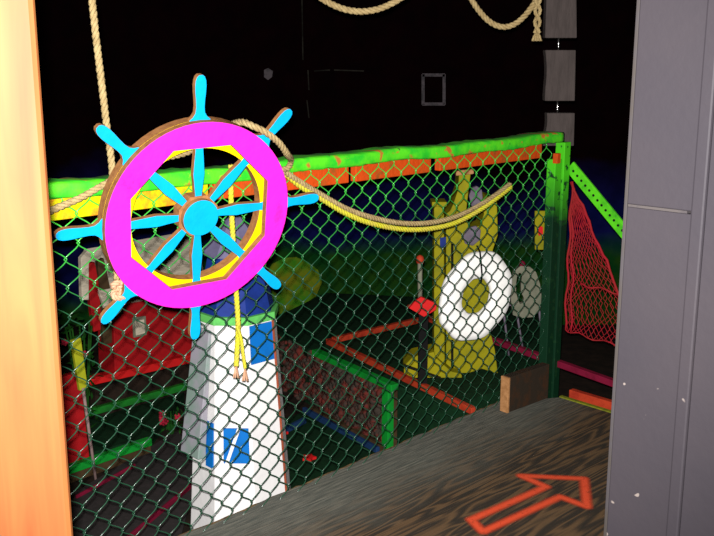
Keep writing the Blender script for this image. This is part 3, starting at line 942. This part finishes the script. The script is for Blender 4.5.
# ================================================================== LIGHTHOUSE
LY = 3.38
lc = at(239, 400, LY); LC = V((lc.x, LY + 0.0, 0))
def zat(y, Y): return at(237, y, Y).z
pxm = lambda Y, y: 1.0 / (FPX / ((at(357, y, Y) - EYE).dot(V((0, cp, -sp)))))   # metres per pixel at that point
z_gal = zat(322, LY - 0.16)
lh = thing('model_lighthouse', 'white model lighthouse with blue windows behind the fence', 'lighthouse', (LC.x, LC.y, GZ))
rt = 0.150; rb = 0.208
rot0 = math.radians(-90 - 1)
def octa(r, z, c=LC, a0=rot0):
    return [c + V((r * math.cos(a0 + math.pi/8 + k * math.pi/4), r * math.sin(a0 + math.pi/8 + k * math.pi/4), z)) for k in range(8)]
def frustum(mb, r0, z0, r1, z1, m=0, c=LC):
    mb.add(octa(r0, z0, c) + octa(r1, z1, c), [tuple(reversed(range(8))), tuple(range(8, 16))] + [(i, (i+1) % 8, 8 + (i+1) % 8, 8 + i) for i in range(8)], m)
mb = MB(); frustum(mb, rb, GZ, rt, z_gal - 0.012)
mb.build('tower', M['white_paint'], lh, bevel=0.003)
mb = MB(); frustum(mb, rt + 0.012, z_gal - 0.018, rt + 0.012, z_gal + 0.012)
mb.build('gallery', M['trim_green'], lh, bevel=0.003)['label'] = 'light green gallery rim'
zl1 = zat(252, LY); zr1 = zat(214, LY)
mb = MB()
lo = octa(rt - 0.006, z_gal + 0.012); hi = octa(rt - 0.05, zl1)
for i in range(8):
    j = (i + 1) % 8
    mb.add([lo[i], lo[j], hi[j], hi[i]], [(0, 1, 2, 3)], i % 2)
mb.build('lantern_room', [M['roof_blue'], M['roof_blue']], lh)['label'] = 'deep blue sloping lantern walls'
mb = MB(); frustum(mb, rt - 0.02, zl1, 0.02, zr1)
mb.build('roof', M['roof_purple'], lh)['label'] = 'grey-purple roof'
# windows: painted blue panels on the faces (face k between octagon corners k-1 and k)
def face_pt(k, u, z, off):
    f = (z - GZ) / (z_gal - 0.012 - GZ); r = rb + (rt - rb) * f
    P = octa(r, z); a, b = P[(k - 1) % 8], P[k % 8]
    nn = ((a + b) / 2 - V((LC.x, LC.y, z))).normalized()
    return a.lerp(b, u) + nn * off
def win(k, u0, u1, y0, y1, slat=False):
    z0, z1 = zat(y1, LY - 0.18), zat(y0, LY - 0.18)
    mb = MB()
    q = [face_pt(k, u0, z0, 0.006), face_pt(k, u1, z0, 0.006), face_pt(k, u1, z1, 0.006), face_pt(k, u0, z1, 0.006)]
    b_ = [face_pt(k, u0, z0, -0.004), face_pt(k, u1, z0, -0.004), face_pt(k, u1, z1, -0.004), face_pt(k, u0, z1, -0.004)]
    mb.add(q + b_, [(0, 1, 2, 3), (7, 6, 5, 4), (0, 4, 5, 1), (1, 5, 6, 2), (2, 6, 7, 3), (3, 7, 4, 0)])
    w = mb.build('window', M['window_blue'], lh)
    if slat:
        mb = MB()
        mb.beam(face_pt(k, u0 + (u1-u0)*0.12, z0, 0.008), face_pt(k, u0 + (u1-u0)*0.62, z1, 0.008), 0.004, 0.012, up=V((1, 0, 0)))
        mb.build('slat', M['white_paint'], w)
win(1, 0.02 + .06, 0.93, 330, 368)
win(0, 0.24, 0.92, 430, 464, True)
mb = MB()
for (za_, zb2) in ((GZ, z_gal - 0.02),):
    mb.beam(face_pt(1, 1.0, za_, 0.002), face_pt(1, 1.0, zb2, 0.002), 0.008, 0.008, up=V((0, 1, 0)))
mb.build('corner_strip', mat('dull_red_strip', (0.20, 0.045, 0.02), 0.8), lh)['label'] = 'thin dull red strip on the right corner'
# side panel leaning on the left face, ending short of the ground
za, zb_ = zat(455, LY - 0.12), zat(330, LY - 0.12)
mb = MB()
def fl(u, z, off): return face_pt(7, u, z, off)
q = [fl(-0.10, za, 0.012), fl(0.72, za, 0.012), fl(0.86, zb_, 0.002), fl(0.02, zb_, 0.002)]
nn = (q[1] - q[0]).cross(q[3] - q[0]).normalized()
if nn.dot(V((-1, -1, 0))) < 0: nn = -nn
mb.add([p for p in q] + [p + nn * (0.034 if i < 2 else 0.012) for i, p in enumerate(q)], [(3, 2, 1, 0), (4, 5, 6, 7), (0, 1, 5, 4), (1, 2, 6, 5), (2, 3, 7, 6), (3, 0, 4, 7)])
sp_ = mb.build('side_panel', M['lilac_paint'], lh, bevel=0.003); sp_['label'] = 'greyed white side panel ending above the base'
win(7, 0.66, 0.96, 426, 470)

# ================================================================== RAISED PEBBLED BED with green board and red rails
BA, BB = G(320, 411, GZ), G(395, 451, GZ)
bd = (BB - BA); bd.z = 0; bd.normalize(); bn = V((-bd.y, bd.x, 0))     # bn: away from the camera
if bn.y < 0: bn = -bn
BC = BA + bd * 1.02
bL = V((-bn.x, -bn.y, 0)) 
bk = V((D.x, D.y, 0))
# bed polygon: front edge BA..BC, left side runs back along bk-ish
BDl = BA + V((-0.36, 0.55, 0)); 
far_r = BC + V((1.55, 0.9, 0)); far_l = BDl + V((0.35, 0.75, 0))
mid_r = BC + V((0.9, 0.16, 0))
poly = [BA, BC + V((0.02, 0.10, 0)), CORNER + N * 0.10 + D * 0.10, CORNER + N * 0.9 + D * 1.3, far_l, BDl]
mb = MB()
mb.add([V((p.x, p.y, GZ)) for p in poly] + [V((p.x, p.y, BZ)) for p in poly], [tuple(range(6)), tuple(range(6, 12))] + [(i, (i+1) % 6, 6 + (i+1) % 6, 6 + i) for i in range(6)])
struct(mb.build('trim_5', M['felt']), 'raised green felt platform of the course')
bed = thing('pebbled_bed_wall', 'low pebble-faced wall with a green board on top right of the lighthouse', 'low wall', tuple(BA))
# pebbled faces : backing + stones (stuff)
mb = MB(); mb.beam(BA + Z((BZ - GZ) / 2) - bn * 0.015, BB + bd * 0.02 + Z((BZ - GZ) / 2) - bn * 0.015, 0.02, BZ - GZ - 0.01)
mb.build('wall_backing', M['dull_wood'], bed)
lef = (BDl - BA); lef.z = 0; ll_ = lef.length; lef.normalize(); lno = V((lef.y, -lef.x, 0))
if lno.y > 0: lno = -lno
mb = MB()
def stone(mb, c, r):
    o = len(mb.v); n = 6
    sx, sy, sz = (random.uniform(.7, 1.3) for _ in range(3))
    prof_ = [(0.0, -1), (0.8, -.55), (1, 0.05), (.75, .6), (0, 1)]
    pts = []
    for (rr, z) in prof_:
        for i in range(n):
            a = 2 * math.pi * i / n
            pts.append(c + V((r * rr * math.cos(a) * sx, r * rr * math.sin(a) * sy, r * z * sz)))
    fs = []
    for k_ in range(4):
        for i in range(n):
            j = (i + 1) % n
            fs.append((k_*n + i, k_*n + j, (k_+1)*n + j, (k_+1)*n + i))
    mb.add(pts, fs)
Lf = (BB - BA).length
for i in range(520):
    u = random.random() * (Lf - 0.01); z = random.uniform(GZ + 0.03, BZ - 0.015)
    stone(mb, BA + bd * u - bn * 0.03 + Z(z - BA.z + 0) , random.uniform(0.010, 0.024))
for i in range(320):
    u = random.random() * ll_; z = random.uniform(GZ + 0.01, BZ - 0.005)
    stone(mb, BA + lef * u + lno * 0.012 + Z(z - BA.z), random.uniform(0.010, 0.024))
st = mb.build('pebble_facing', M['pebble'], bed, smooth=True); st['kind'] = 'stuff'
for p in (BA, BB):
    pass
mb = MB(); mb.beam(BA + Z(BZ - GZ + 0.012) - bn * 0.02 - bd * 0.01, BB + Z(BZ - GZ + 0.012) - bn * 0.02 + bd * 0.02, 0.045, 0.03)
mb.build('capping_board', M['green_board'], bed, bevel=0.003)['label'] = 'bright green capping board'
mb = MB(); mb.box(BB + Z((BZ - GZ) / 2) - bn * 0.045 - bd * 0.0, bd * 0.024, bn * 0.018, UP * (BZ - GZ) / 2)
mb.build('corner_post', M['green_board'], bed, bevel=0.003)['label'] = 'bright green corner post'
mb = MB(); mb.beam(BA + Z(0.018) - bn * 0.05, BB + Z(0.018) - bn * 0.05, 0.03, 0.036)
mb.build('base_board', M['dull_wood'], bed, bevel=0.003)
# red rails on the bed
def railing(name, p0, p1, w, h, m, label, cat='rail', up=UP, group=None):
    mb = MB(); mb.beam(p0, p1, w, h); o = mb.build(name, M[m], bevel=0.003, origin=p0); return tag(o, label, cat, group)
rz = BZ + 0.022
railing('lane_rail', G(328, 341, rz), G(474, 411, rz), 0.028, 0.03, 'red_rail', 'orange-red lane rail running toward the deck behind the green board')
railing('lane_rail', G(333, 340, rz), G(424, 319, rz), 0.028, 0.03, 'red_rail', 'orange-red lane rail on the far left of the raised lane')
railing('lane_rail', G(427, 318, rz), G(500, 343, rz), 0.028, 0.03, 'red_rail', 'orange-red lane rail at the back of the raised lane behind the black post')
# lane with felt and blue curb in front of the bed, red cutouts on it
lp = [G(282, 500, GZ), G(440, 470, GZ), BB - bn * 0.08, BA - bn * 0.08 - bd * 0.02, G(262, 432, GZ)]
mb = MB()
n = len(lp)
mb.add([p + Z(0.001) for p in lp] + [p + Z(0.014) for p in lp], [tuple(range(n)), tuple(range(n, 2*n))] + [(i, (i+1) % n, n + (i+1) % n, n + i) for i in range(n)])
tag(mb.build('putting_lane', M['felt'], origin=lp[0]), 'dark green felt lane on the ground right of the lighthouse', 'putting lane')
railing('lane_curb', BA - bn * 0.10 + Z(0.03), BB - bn * 0.10 + Z(0.03), 0.02, 0.03, 'dull_blue', 'dull blue curb along the foot of the pebbled wall', 'curb')
railing('lane_curb', G(272, 437, GZ + 0.03), G(305, 420, GZ + 0.03), 0.02, 0.03, 'dull_blue', 'dull blue curb just right of the lighthouse', 'curb')
def starfish(px, py, r, label):
    c = G(px, py, GZ + 0.016); mb = MB(); poly = []
    for i in range(10):
        a = 2 * math.pi * i / 10; rr = r if i % 2 == 0 else r * 0.6
        poly.append((rr * math.cos(a), rr * math.sin(a)))
    mb.prism(poly, c, V((1, 0, 0)), V((0, 1, 0)), UP, 0, 0.012)
    tag(mb.build('red_cutout', M['bright_red'], origin=c), label, 'cutout')
starfish(309, 459, 0.034, 'small red cutout lying on the green lane by the deck edge')
starfish(283, 434, 0.026, 'small red cutout lying beside the lighthouse on the green lane')

# ================================================================== OLIVE YELLOW TOWER and LIFE RING
TY = 4.36
def tpoly(name, px, Y, depth, m, parent, bevel=0.004, label=None):
    mb = MB()
    f = [at(x, y, Y) for x, y in px]; n = len(f)
    bm_ = [p + V((0, depth, 0)) for p in f]
    mb.add(f + bm_, [tuple(range(n)), tuple(reversed(range(n, 2*n)))] + [(i, (i+1) % n, n + (i+1) % n, n + i) for i in range(n)])
    o = mb.build(name, M[m], parent, bevel=bevel)
    if label: o['label'] = label
    return o
ybase = at(460, 390, TY)
tw = thing('yellow_tower', 'olive-yellow wooden tower behind the white life ring', 'tower', (ybase.x, TY, BZ))
# body with a tall narrow neck at the left and a lower right shoulder round an open arch
tpoly('tower_body', [(446, 382), (446, 214), (450, 211), (453, 205), (458, 190), (459, 174), (471, 172), (468, 196), (466, 215), (470, 228), (480, 226), (484, 214), (482, 202), (486, 196), (497, 200), (498, 235), (493, 250), (490, 330), (495, 350), (498, 374), (482, 369), (466, 374), (456, 387)], TY, 0.16, 'olive', tw)
tpoly('side_column', [(434, 385), (434, 206), (441, 206), (444, 209), (445, 385)], TY - 0.03, 0.10, 'olive', tw)
tpoly('column_cap', [(432, 207), (432, 202), (447, 202), (447, 207)], TY - 0.04, 0.12, 'olive', tw)
tpoly('crown_cap', [(456, 176), (456, 171), (474, 169), (474, 174)], TY - 0.02, 0.18, 'tan_wood', tw)
tpoly('foot', [(404, 390), (404, 366), (413, 357), (434, 352), (436, 358), (452, 372), (462, 374), (462, 392), (440, 398)], TY - 0.07, 0.14, 'olive', tw, label='stepped foot spreading left')
tpoly('groove', [(451, 285), (451, 244), (453.5, 244), (453.5, 285)], TY - 0.003, 0.01, 'olive_groove', tw, 0)
tpoly('groove', [(451, 372), (451, 340), (453.5, 340), (453.5, 372)], TY - 0.003, 0.01, 'olive_groove', tw, 0)
tpoly('groove', [(404, 367), (404, 364), (441, 377), (441, 392), (439, 392), (439, 379)], TY - 0.075, 0.01, 'olive_groove', tw, 0)
tpoly('medallion', [(469, 196), (472, 188), (477, 186), (482, 190), (483, 200), (479, 208), (472, 208)], TY + 0.04, 0.03, 'lilac_grey', tw)
tpoly('medallion', [(463, 236), (468, 228), (476, 226), (481, 230), (480, 240), (473, 246), (465, 244)], TY - 0.012, 0.02, 'lilac_grey', tw)
tpoly('porthole', [(440, 248), (440, 238), (446, 237), (446, 247)], TY - 0.034, 0.01, 'roof_blue', tw, 0)

ry = TY - 0.10
rc = at(475.5, 296, ry)
rmb = MB()
# elliptical, slightly flattened foam ring, faceted by wrapped bands, leaning to the right
NN = 48; ns = 10
rn = V((0.30, -0.95, 0.10)).normalized(); rx = UP.cross(rn).normalized(); ryv = rn.cross(rx)
ca, sa = math.cos(math.radians(-28)), math.sin(math.radians(-28))
pm = pxm(ry, 296)
o0 = 0
for i in range(NN):
    a = 2 * math.pi * i / NN
    facet = 1 + 0.018 * math.cos(8 * a) + (0.03 if i in (31, 32) else 0)
    for j in range(ns):
        b = 2 * math.pi * j / ns
        rad = 0.69  # centreline as fraction of outer
        hw = 0.31
        rr = (rad + hw * (abs(math.cos(b)) ** 0.7) * (1 if math.cos(b) > 0 else -1)) * facet
        dep = 0.030 * (abs(math.sin(b)) ** 0.7) * (1 if math.sin(b) > 0 else -1)
        x_, y_ = 37.5 * pm * rr * math.cos(a), 47.5 * pm * rr * math.sin(a)
        x_, y_ = x_ * ca - y_ * sa, x_ * sa + y_ * ca
        rmb.v.append(rc + rx * x_ + ryv * y_ + rn * dep)
for i in range(NN):
    for j in range(ns):
        i2, j2 = (i + 1) % NN, (j + 1) % ns
        rmb.quad(i*ns + j, i2*ns + j, i2*ns + j2, i*ns + j2)
lr = rmb.build('life_ring', M['ring_white'], smooth=True, origin=rc)
tag(lr, 'white oval life ring hung on the yellow tower', 'life ring')
# small hanger cord over the ring
mb = MB(); mb.tube([at(480, 252, ry - 0.045), at(481, 262, ry - 0.05), at(482, 275, ry - 0.045), at(481, 283, ry - 0.02), at(481, 283, TY + 0.0)], 0.004, 6)
mb.tube([at(480, 252, ry - 0.045), at(478, 248, ry), at(477, 246, TY + 0.0)], 0.004, 6)
k = mb.build('cord', M['black_post'], smooth=True); k.parent = lr; k.location = -V(lr.location); k['label'] = 'dark cord tied over the ring'

# black post with a red diamond board and orange cap
SY = 4.12
sb = G(422, 418, BZ)
sgn = thing('sign_post', 'black post with a red diamond board left of the yellow tower', 'sign post', (at(422, 400, SY).x, SY, BZ))
p0 = at(422, 400, SY); p1 = at(423, 306, SY)
mb = MB(); mb.box(V((p0.x, SY, (BZ + p1.z) / 2)), V((0.021, 0, 0)), V((0, 0.02, 0)), Z((p1.z - BZ) / 2)); mb.build('post', M['black_post'], sgn)
mb = MB(); a_, b_ = at(420, 300, SY), at(420, 262, SY); mb.tube([a_, b_], 0.011, 8); mb.build('upper_rod', M['arch_grey'], sgn, smooth=True)['label'] = 'dull grey rod above the board'
mb = MB(); mb.tube([b_ - Z(0.004), b_ + Z(0.012), b_ + Z(0.026), b_ + Z(0.032)], [0.017, 0.019, 0.014, 0.004], 10); mb.build('cap', M['red_rail'], sgn, smooth=True)['label'] = 'orange cap'
tpoly('diamond_board', [(407, 307), (421, 297), (437, 304), (436, 310), (424, 317)], SY - 0.03, 0.02, 'bright_red', sgn, 0.002)

# grey arched stand with a leaf-shaped opening
AY = 4.62
ac = at(527, 300, AY)
ar = thing('arched_stand', 'grey arched frame with thin legs and a red ball beside the life ring', 'stand', (ac.x, AY, BZ))
o_px = [(513, 315), (511, 300), (511, 282), (514, 271), (521, 266), (530, 267), (536, 272), (540, 284), (542, 300), (540, 311), (533, 317), (522, 318)]
i_px = [(518, 300), (516, 292), (516, 284), (517, 277), (519, 273), (521, 273), (522, 277), (521, 285), (521, 292), (524, 298), (523, 303), (520, 304)]
mb = MB()
n = len(o_px)
vs = [at(x, y, AY) for x, y in o_px] + [at(x, y, AY) for x, y in i_px]
vs = vs + [p + V((0, 0.03, 0)) for p in vs]
fs = []
for i in range(n):
    j = (i + 1) % n
    fs += [(i, j, n + j, n + i), (2*n + i, 3*n + i, 3*n + j, 2*n + j), (i, 2*n + i, 2*n + j, j), (n + i, n + j, 3*n + j, 3*n + i)]
mb.add(vs, fs); mb.build('arch_panel', M['arch_grey'], ar)
for (x0, y0, x1) in ((503, 318, 509), (515, 314, 524), (538, 310, 544)):
    mb = MB(); a_ = at(x0, y0 - 12, AY + 0.04 if x0 == 503 else AY + 0.015); b_ = at(x1, 352, AY + 0.015); b_.z = BZ; b_.y = AY + 0.015
    mb.tube([a_, b_], 0.006, 6); mb.build('leg', M['lilac_grey'], ar, smooth=True)
mb = MB(); a_ = at(505, 306, AY + 0.03); b_ = at(516, 304, AY + 0.03); mb.tube([a_, b_], 0.005, 6); mb.build('crossbar', M['lilac_grey'], ar)
mb = MB(); c = at(522, 264, AY + 0.015)
mb.lathe([(0.001, -0.018), (0.013, -0.012), (0.018, 0.0), (0.013, 0.012), (0.001, 0.018)], c, 12); mb.build('ball', M['pink_rail'], ar, smooth=True)['label'] = 'small red ball'

# yellow card sign near the post with a red spot, on its own stake
YY = 4.55
c = at(541, 231, YY)
ys = thing('yellow_sign', 'narrow yellow sign with a red spot beside the green fence post', 'sign', (c.x + 0.03, YY, BZ))
tpoly('sign_board', [(535, 250), (535, 211), (553, 211), (553, 250)], YY, 0.02, 'olive', ys)
tpoly('red_spot', [(539, 236), (537.5, 231), (540, 226), (543, 227), (543, 234)], YY - 0.006, 0.006, 'bright_red', ys, 0)
mb = MB(); a_ = at(552, 240, YY + 0.03); mb.box(V((a_.x, YY + 0.03, (a_.z + BZ) / 2)), V((0.012, 0, 0)), V((0, 0.010, 0)), Z((a_.z - BZ) / 2)); mb.build('stake', M['olive'], ys)

# pink-red rails beyond the deck, red rail along the deck's back edge
zr = 0.08
pr = thing('lane_rail', 'long pink-red lane rail passing behind the green fence post', 'rail', tuple(G(482, 336, zr)))
mb = MB(); a_, b_ = G(482, 336, zr), G(628, 388, zr); mb.beam(a_, b_, 0.03, 0.03); mb.build('rail', M['pink_rail'], pr, bevel=0.003)
for q in (0.06, 0.5, 0.94):
    p = a_.lerp(b_, q); mb = MB(); mb.box(V((p.x, p.y, (zr + BZ) / 2)), V((0.015, 0, 0)), V((0, 0.015, 0)), Z((zr - BZ) / 2)); mb.build('leg', M['black_post'], pr)
a_, b_ = e0 + en * 0.06 + Z(0.008) + ed * 0.02, e0 + en * 0.06 + ed * 1.3 + Z(0.008)
railing('edge_rail', a_, b_, 0.03, 0.04, 'red_rail', 'orange-red rail just beyond the back edge of the deck')

# ================================================================== LEFT: red house, posts, boards, carpet lane
HO = 1.85       # house front plane beyond the fence
def hp_(x, y, o=0.0): return Fp(x, y, HO + o)
hs = thing('toy_house', 'small red house with a weathered grey roof behind the ship wheel', 'toy house', tuple(V((hp_(150, 380).x, hp_(150, 380).y, GZ))))
def hpoly(name, px, off, depth, m, parent=hs, bevel=0.003, label=None):
    f = [hp_(x, y, off) for x, y in px]; n = len(f); mb = MB()
    mb.add(f + [p + N * depth for p in f], [tuple(range(n)), tuple(reversed(range(n, 2*n)))] + [(i, (i+1) % n, n + (i+1) % n, n + i) for i in range(n)])
    o = mb.build(name, M[m], parent, bevel=bevel)
    if label: o['label'] = label
    return o
hpoly('front_wall', [(115, 376), (113, 300), (200, 284), (200, 362)], 0, 0.16, 'red')
w = hpoly('window', [(134, 338), (133, 318), (146, 316), (147, 335)], -0.012, 0.012, 'arch_grey', label='small grey window')
hpoly('window_pane', [(136, 335.5), (135, 321), (144, 319.5), (145, 333)], -0.014, 0.004, 'weathered', w, 0)
hpoly('corner_board', [(104, 345), (98, 262), (104, 258), (113, 300), (116, 342)], 0.02, 0.03, 'dull_wood')
hpoly('door_strip', [(90, 300), (88, 264), (95, 262), (102, 300), (101, 330), (94, 332)], 0.03, 0.03, 'red', label='dark red side strip')
hpoly('gable_board', [(82, 300), (81, 258), (88, 250), (93, 254), (89, 264), (89, 300)], 0.0, 0.03, 'weathered')
# roof slab: front eave to ridge leaning back
mb = MB()
r0, r1 = hp_(104, 306, -0.05), hp_(205, 288, -0.05)
r2, r3 = hp_(200, 229, 0.22), hp_(84, 249, 0.22)
nr = (r1 - r0).cross(r3 - r0).normalized()
mb.add([r0, r1, r2, r3] + [p - nr * 0.02 for p in (r0, r1, r2, r3)], [(0, 1, 2, 3), (7, 6, 5, 4), (0, 4, 5, 1), (1, 5, 6, 2), (2, 6, 7, 3), (3, 7, 4, 0)])
mb.build('roof', M['weathered'], hs, bevel=0.003)
hpoly('sill', [(90, 386), (90, 379), (200, 353), (200, 361)], -0.04, 0.06, 'bright_red', label='bright red sill board')
mb = MB()
bs0, bs1 = hp_(92, 386, 0.03), hp_(200, 361, 0.03)
for p in (bs0, bs1): p.z = GZ
zt_ = min(hp_(92, 386).z, hp_(200, 361).z)
mb.beam(bs0 + Z((zt_ - GZ) / 2), bs1 + Z((zt_ - GZ) / 2), 0.05, zt_ - GZ)
mb.build('base', M['ground'], hs)

def board(name, p0, p1, o0, w, h, m, label, cat='board'):
    a, b = Fp(*p0, o0), Fp(*p1, o0)
    mb = MB(); mb.beam(a, b, w, h); ob = mb.build(name, M[m], bevel=0.003, origin=a); return tag(ob, label, cat)
# green boards, ground-level, parallel to the fence
def gboard(name, p0, p1, z, w, h, m, label, cat='board'):
    a, b = G(*p0, z), G(*p1, z)
    mb = MB(); mb.beam(a, b, w, h); ob = mb.build(name, M[m], bevel=0.003, origin=a); return tag(ob, label, cat)
zg = GZ + 0.17
gboard('lane_board', (60, 420), (186, 386), GZ + 0.12, 0.03, 0.035, 'dim_green', 'dull green board at the far side of the left lane under the red house')
gboard('lane_board', (55, 474), (150, 441), GZ + 0.09, 0.035, 0.035, 'green_board', 'brighter green board at the near side of the left lane')
gboard('face_board', (55, 480), (150, 447), GZ + 0.035, 0.02, 0.07, 'dull_wood', 'brown board under the near green lane board')
# felt lane between them
q = [G(58, 462, GZ + 0.06), G(150, 436, GZ + 0.06), G(184, 392, GZ + 0.06), G(60, 428, GZ + 0.06)]
mb = MB(); mb.add([V((p.x, p.y, GZ)) for p in q] + q, [(0, 1, 2, 3), (4, 5, 6, 7)] + [(i, (i+1) % 4, 4 + (i+1) % 4, 4 + i) for i in range(4)])
tag(mb.build('putting_lane', M['felt'], origin=q[0]), 'dark green felt lane between green boards behind the left post', 'putting lane')
# carpet lane with pink borders in the lower left
q = [G(60, 560, GZ + 0.012), G(175, 560, GZ + 0.012), G(198, 470, GZ + 0.012), G(178, 430, GZ + 0.012), G(75, 492, GZ + 0.012)]
mb = MB(); n = 5
mb.add([V((p.x, p.y, GZ + .001)) for p in q] + q, [tuple(range(n)), tuple(range(n, 2*n))] + [(i, (i+1) % n, n + (i+1) % n, n + i) for i in range(n)])
tag(mb.build('carpet_lane', M['grey_carpet'], origin=q[0]), 'grey-brown carpet lane on the ground in the lower left', 'putting lane')
gboard('lane_edging', (126, 540), (200, 478), GZ + 0.03, 0.012, 0.022, 'pink_rail', 'thin pink edging strip at the near side of the carpet lane', 'edging')
gboard('lane_edging', (76, 497), (135, 465), GZ + 0.03, 0.010, 0.016, 'pink_rail', 'thin pink edging strip at the far side of the carpet lane', 'edging')
# yellow-topped pale pole and red panel by the left post
PO = 1.22
pp = Fp(92, 462, PO)
pole = thing('flag_pole', 'leaning pale pole with a yellow board near the left post', 'pole', (pp.x, pp.y, GZ))
mb = MB(); a_, b_ = Fp(83, 388, PO), Fp(93, 460, PO); bb = b_.copy(); dd_ = (b_ - a_); bb = b_ + dd_ * max(0, (b_.z - GZ) / -dd_.z)
mb.tube([a_, bb], 0.007, 8); mb.build('pole', M['pole_pale'], pole, smooth=True)
mb = MB(); f = [Fp(x, y, PO) for x, y in ((80, 391), (72, 341), (81, 338), (88, 388))]
mb.add(f + [p + N * 0.02 for p in f], [(0, 1, 2, 3), (7, 6, 5, 4)] + [(i, (i+1) % 4, 4 + (i+1) % 4, 4 + i) for i in range(4)])
mb.build('flag_board', M['yellow_board'], pole, bevel=0.002)
f = [Fp(x, y, 1.30) for x, y in ((58, 378), (80, 372), (91, 466), (58, 476))]
for p in (f[2], f[3]): p.z = min(p.z, GZ + 0.1)
f[2].z = GZ; f[3].z = GZ
mb = MB(); mb.add(f + [p + N * 0.03 for p in f], [(0, 1, 2, 3), (7, 6, 5, 4)] + [(i, (i+1) % 4, 4 + (i+1) % 4, 4 + i) for i in range(4)])
tag(mb.build('upright_board', M['red'], bevel=0.003, origin=f[3]), 'upright red board just right of the left post', 'board')
# shrub left of the house with red flowers, and a flower clump by the lighthouse
def plant(name, c, R_, H_, nl, label, nf, cat):
    t = thing(name, label, cat, tuple(c))
    mb = MB()
    for i in range(nl):
        a = random.random() * 6.283; rr = R_ * math.sqrt(random.random()); h = random.uniform(0.15, 1) * H_
        p = V(c) + V((rr * math.cos(a), rr * math.sin(a), h))
        u = V((random.uniform(-1, 1), random.uniform(-1, 1), random.uniform(-.4, .8))).normalized(); w = u.cross(V((random.random(), random.random(), 1))).normalized()
        s_ = R_ * random.uniform(.15, .32)
        o_ = len(mb.v)
        mb.v += [p - u * s_, p + w * s_ * .4, p + u * s_, p - w * s_ * .4]; mb.quad(o_, o_+1, o_+2, o_+3)
    mb.build('foliage', M['leaf'], t)
    mb = MB()
    for i in range(7):
        a = i * 0.9
        mb.tube([V(c), V(c) + V((R_ * .3 * math.cos(a), R_ * .3 * math.sin(a), H_ * .5)), V(c) + V((R_ * .6 * math.cos(a), R_ * .6 * math.sin(a), H_ * .9))], 0.004, 5)
    mb.build('stem', M['leaf'], t)
    for i in range(nf):
        a = random.random() * 6.283; p = V(c) + V((R_ * .7 * math.cos(a), -abs(R_ * .8 * math.sin(a)), H_ * random.uniform(.55, 1)))
        mb = MB(); s_ = 0.018
        for k_ in range(5):
            b = k_ * 1.2566
            q_ = p + V((s_ * math.cos(b), -0.004, s_ * math.sin(b)))
            mb.tube([p, p.lerp(q_, .5), q_], [0.004, 0.010, 0.004], 6)
        mb.build('flower', M['petal'], t, smooth=True)
    return t
hb_ = Fp(80, 345, 1.62); plant('shrub', V((hb_.x, hb_.y, GZ)), 0.10, hb_.z - GZ + 0.16, 140, 'dark green shrub with a red flower left of the red house', 2, 'shrub')
fb_ = G(172, 436, GZ); plant('flower_clump', fb_, 0.06, 0.13, 60, 'low clump of red flowers just left of the lighthouse', 5, 'flowers')

for o in bpy.data.objects:
    if '_o' in o: del o['_o']
GROUPS = {'rope': 'tan and yellow ropes', 'lane_rail': 'red rails of the course lanes', 'lane_board': 'green boards of the left lane', 'red_cutout': 'red cutouts on the green lane', 'lane_curb': 'blue lane curbs', 'lane_edging': 'pink edging strips of the carpet lane', 'putting_lane': 'green felt lanes'}
for o in bpy.data.objects:
    k_ = o.name.split('.')[0]
    if k_ in GROUPS and o.parent is None: o['group'] = GROUPS[k_]

# ================================================================== LIGHT: the camera's flash above the lens, and a trace of room glow
sp_l = bpy.data.lights.new('camera_flash', 'SPOT')
sp_l.energy = 1150; sp_l.spot_size = math.radians(80); sp_l.spot_blend = 0.85; sp_l.shadow_soft_size = 0.014
sp_l.color = (1.0, 0.97, 0.95)
fo = bpy.data.objects.new('camera_flash', sp_l); COL.objects.link(fo)
fo.location = (-0.012, 0.0, EYE.z + 0.034)
fo.rotation_euler = (math.radians(90) - PITCH + math.radians(3), 0, math.radians(2))
wd = bpy.data.worlds.new('dim_room'); S.world = wd; wd.use_nodes = True
wd.node_tree.nodes['Background'].inputs['Color'].default_value = (0.35, 0.3, 0.6, 1)
wd.node_tree.nodes['Background'].inputs['Strength'].default_value = 0.003

cam = bpy.data.cameras.new('camera'); co = bpy.data.objects.new('camera', cam); COL.objects.link(co)
cam.sensor_fit = 'HORIZONTAL'; cam.sensor_width = 36.0; cam.lens = FPX / 714 * 36.0
cam.clip_start = 0.02
co.location = EYE; co.rotation_euler = (math.radians(90) - PITCH, 0, 0)
S.camera = co
S.view_settings.view_transform = 'Standard'; S.view_settings.look = 'None'
S.view_settings.gamma = 1; S.view_settings.exposure = 0; S.view_settings.use_curve_mapping = False
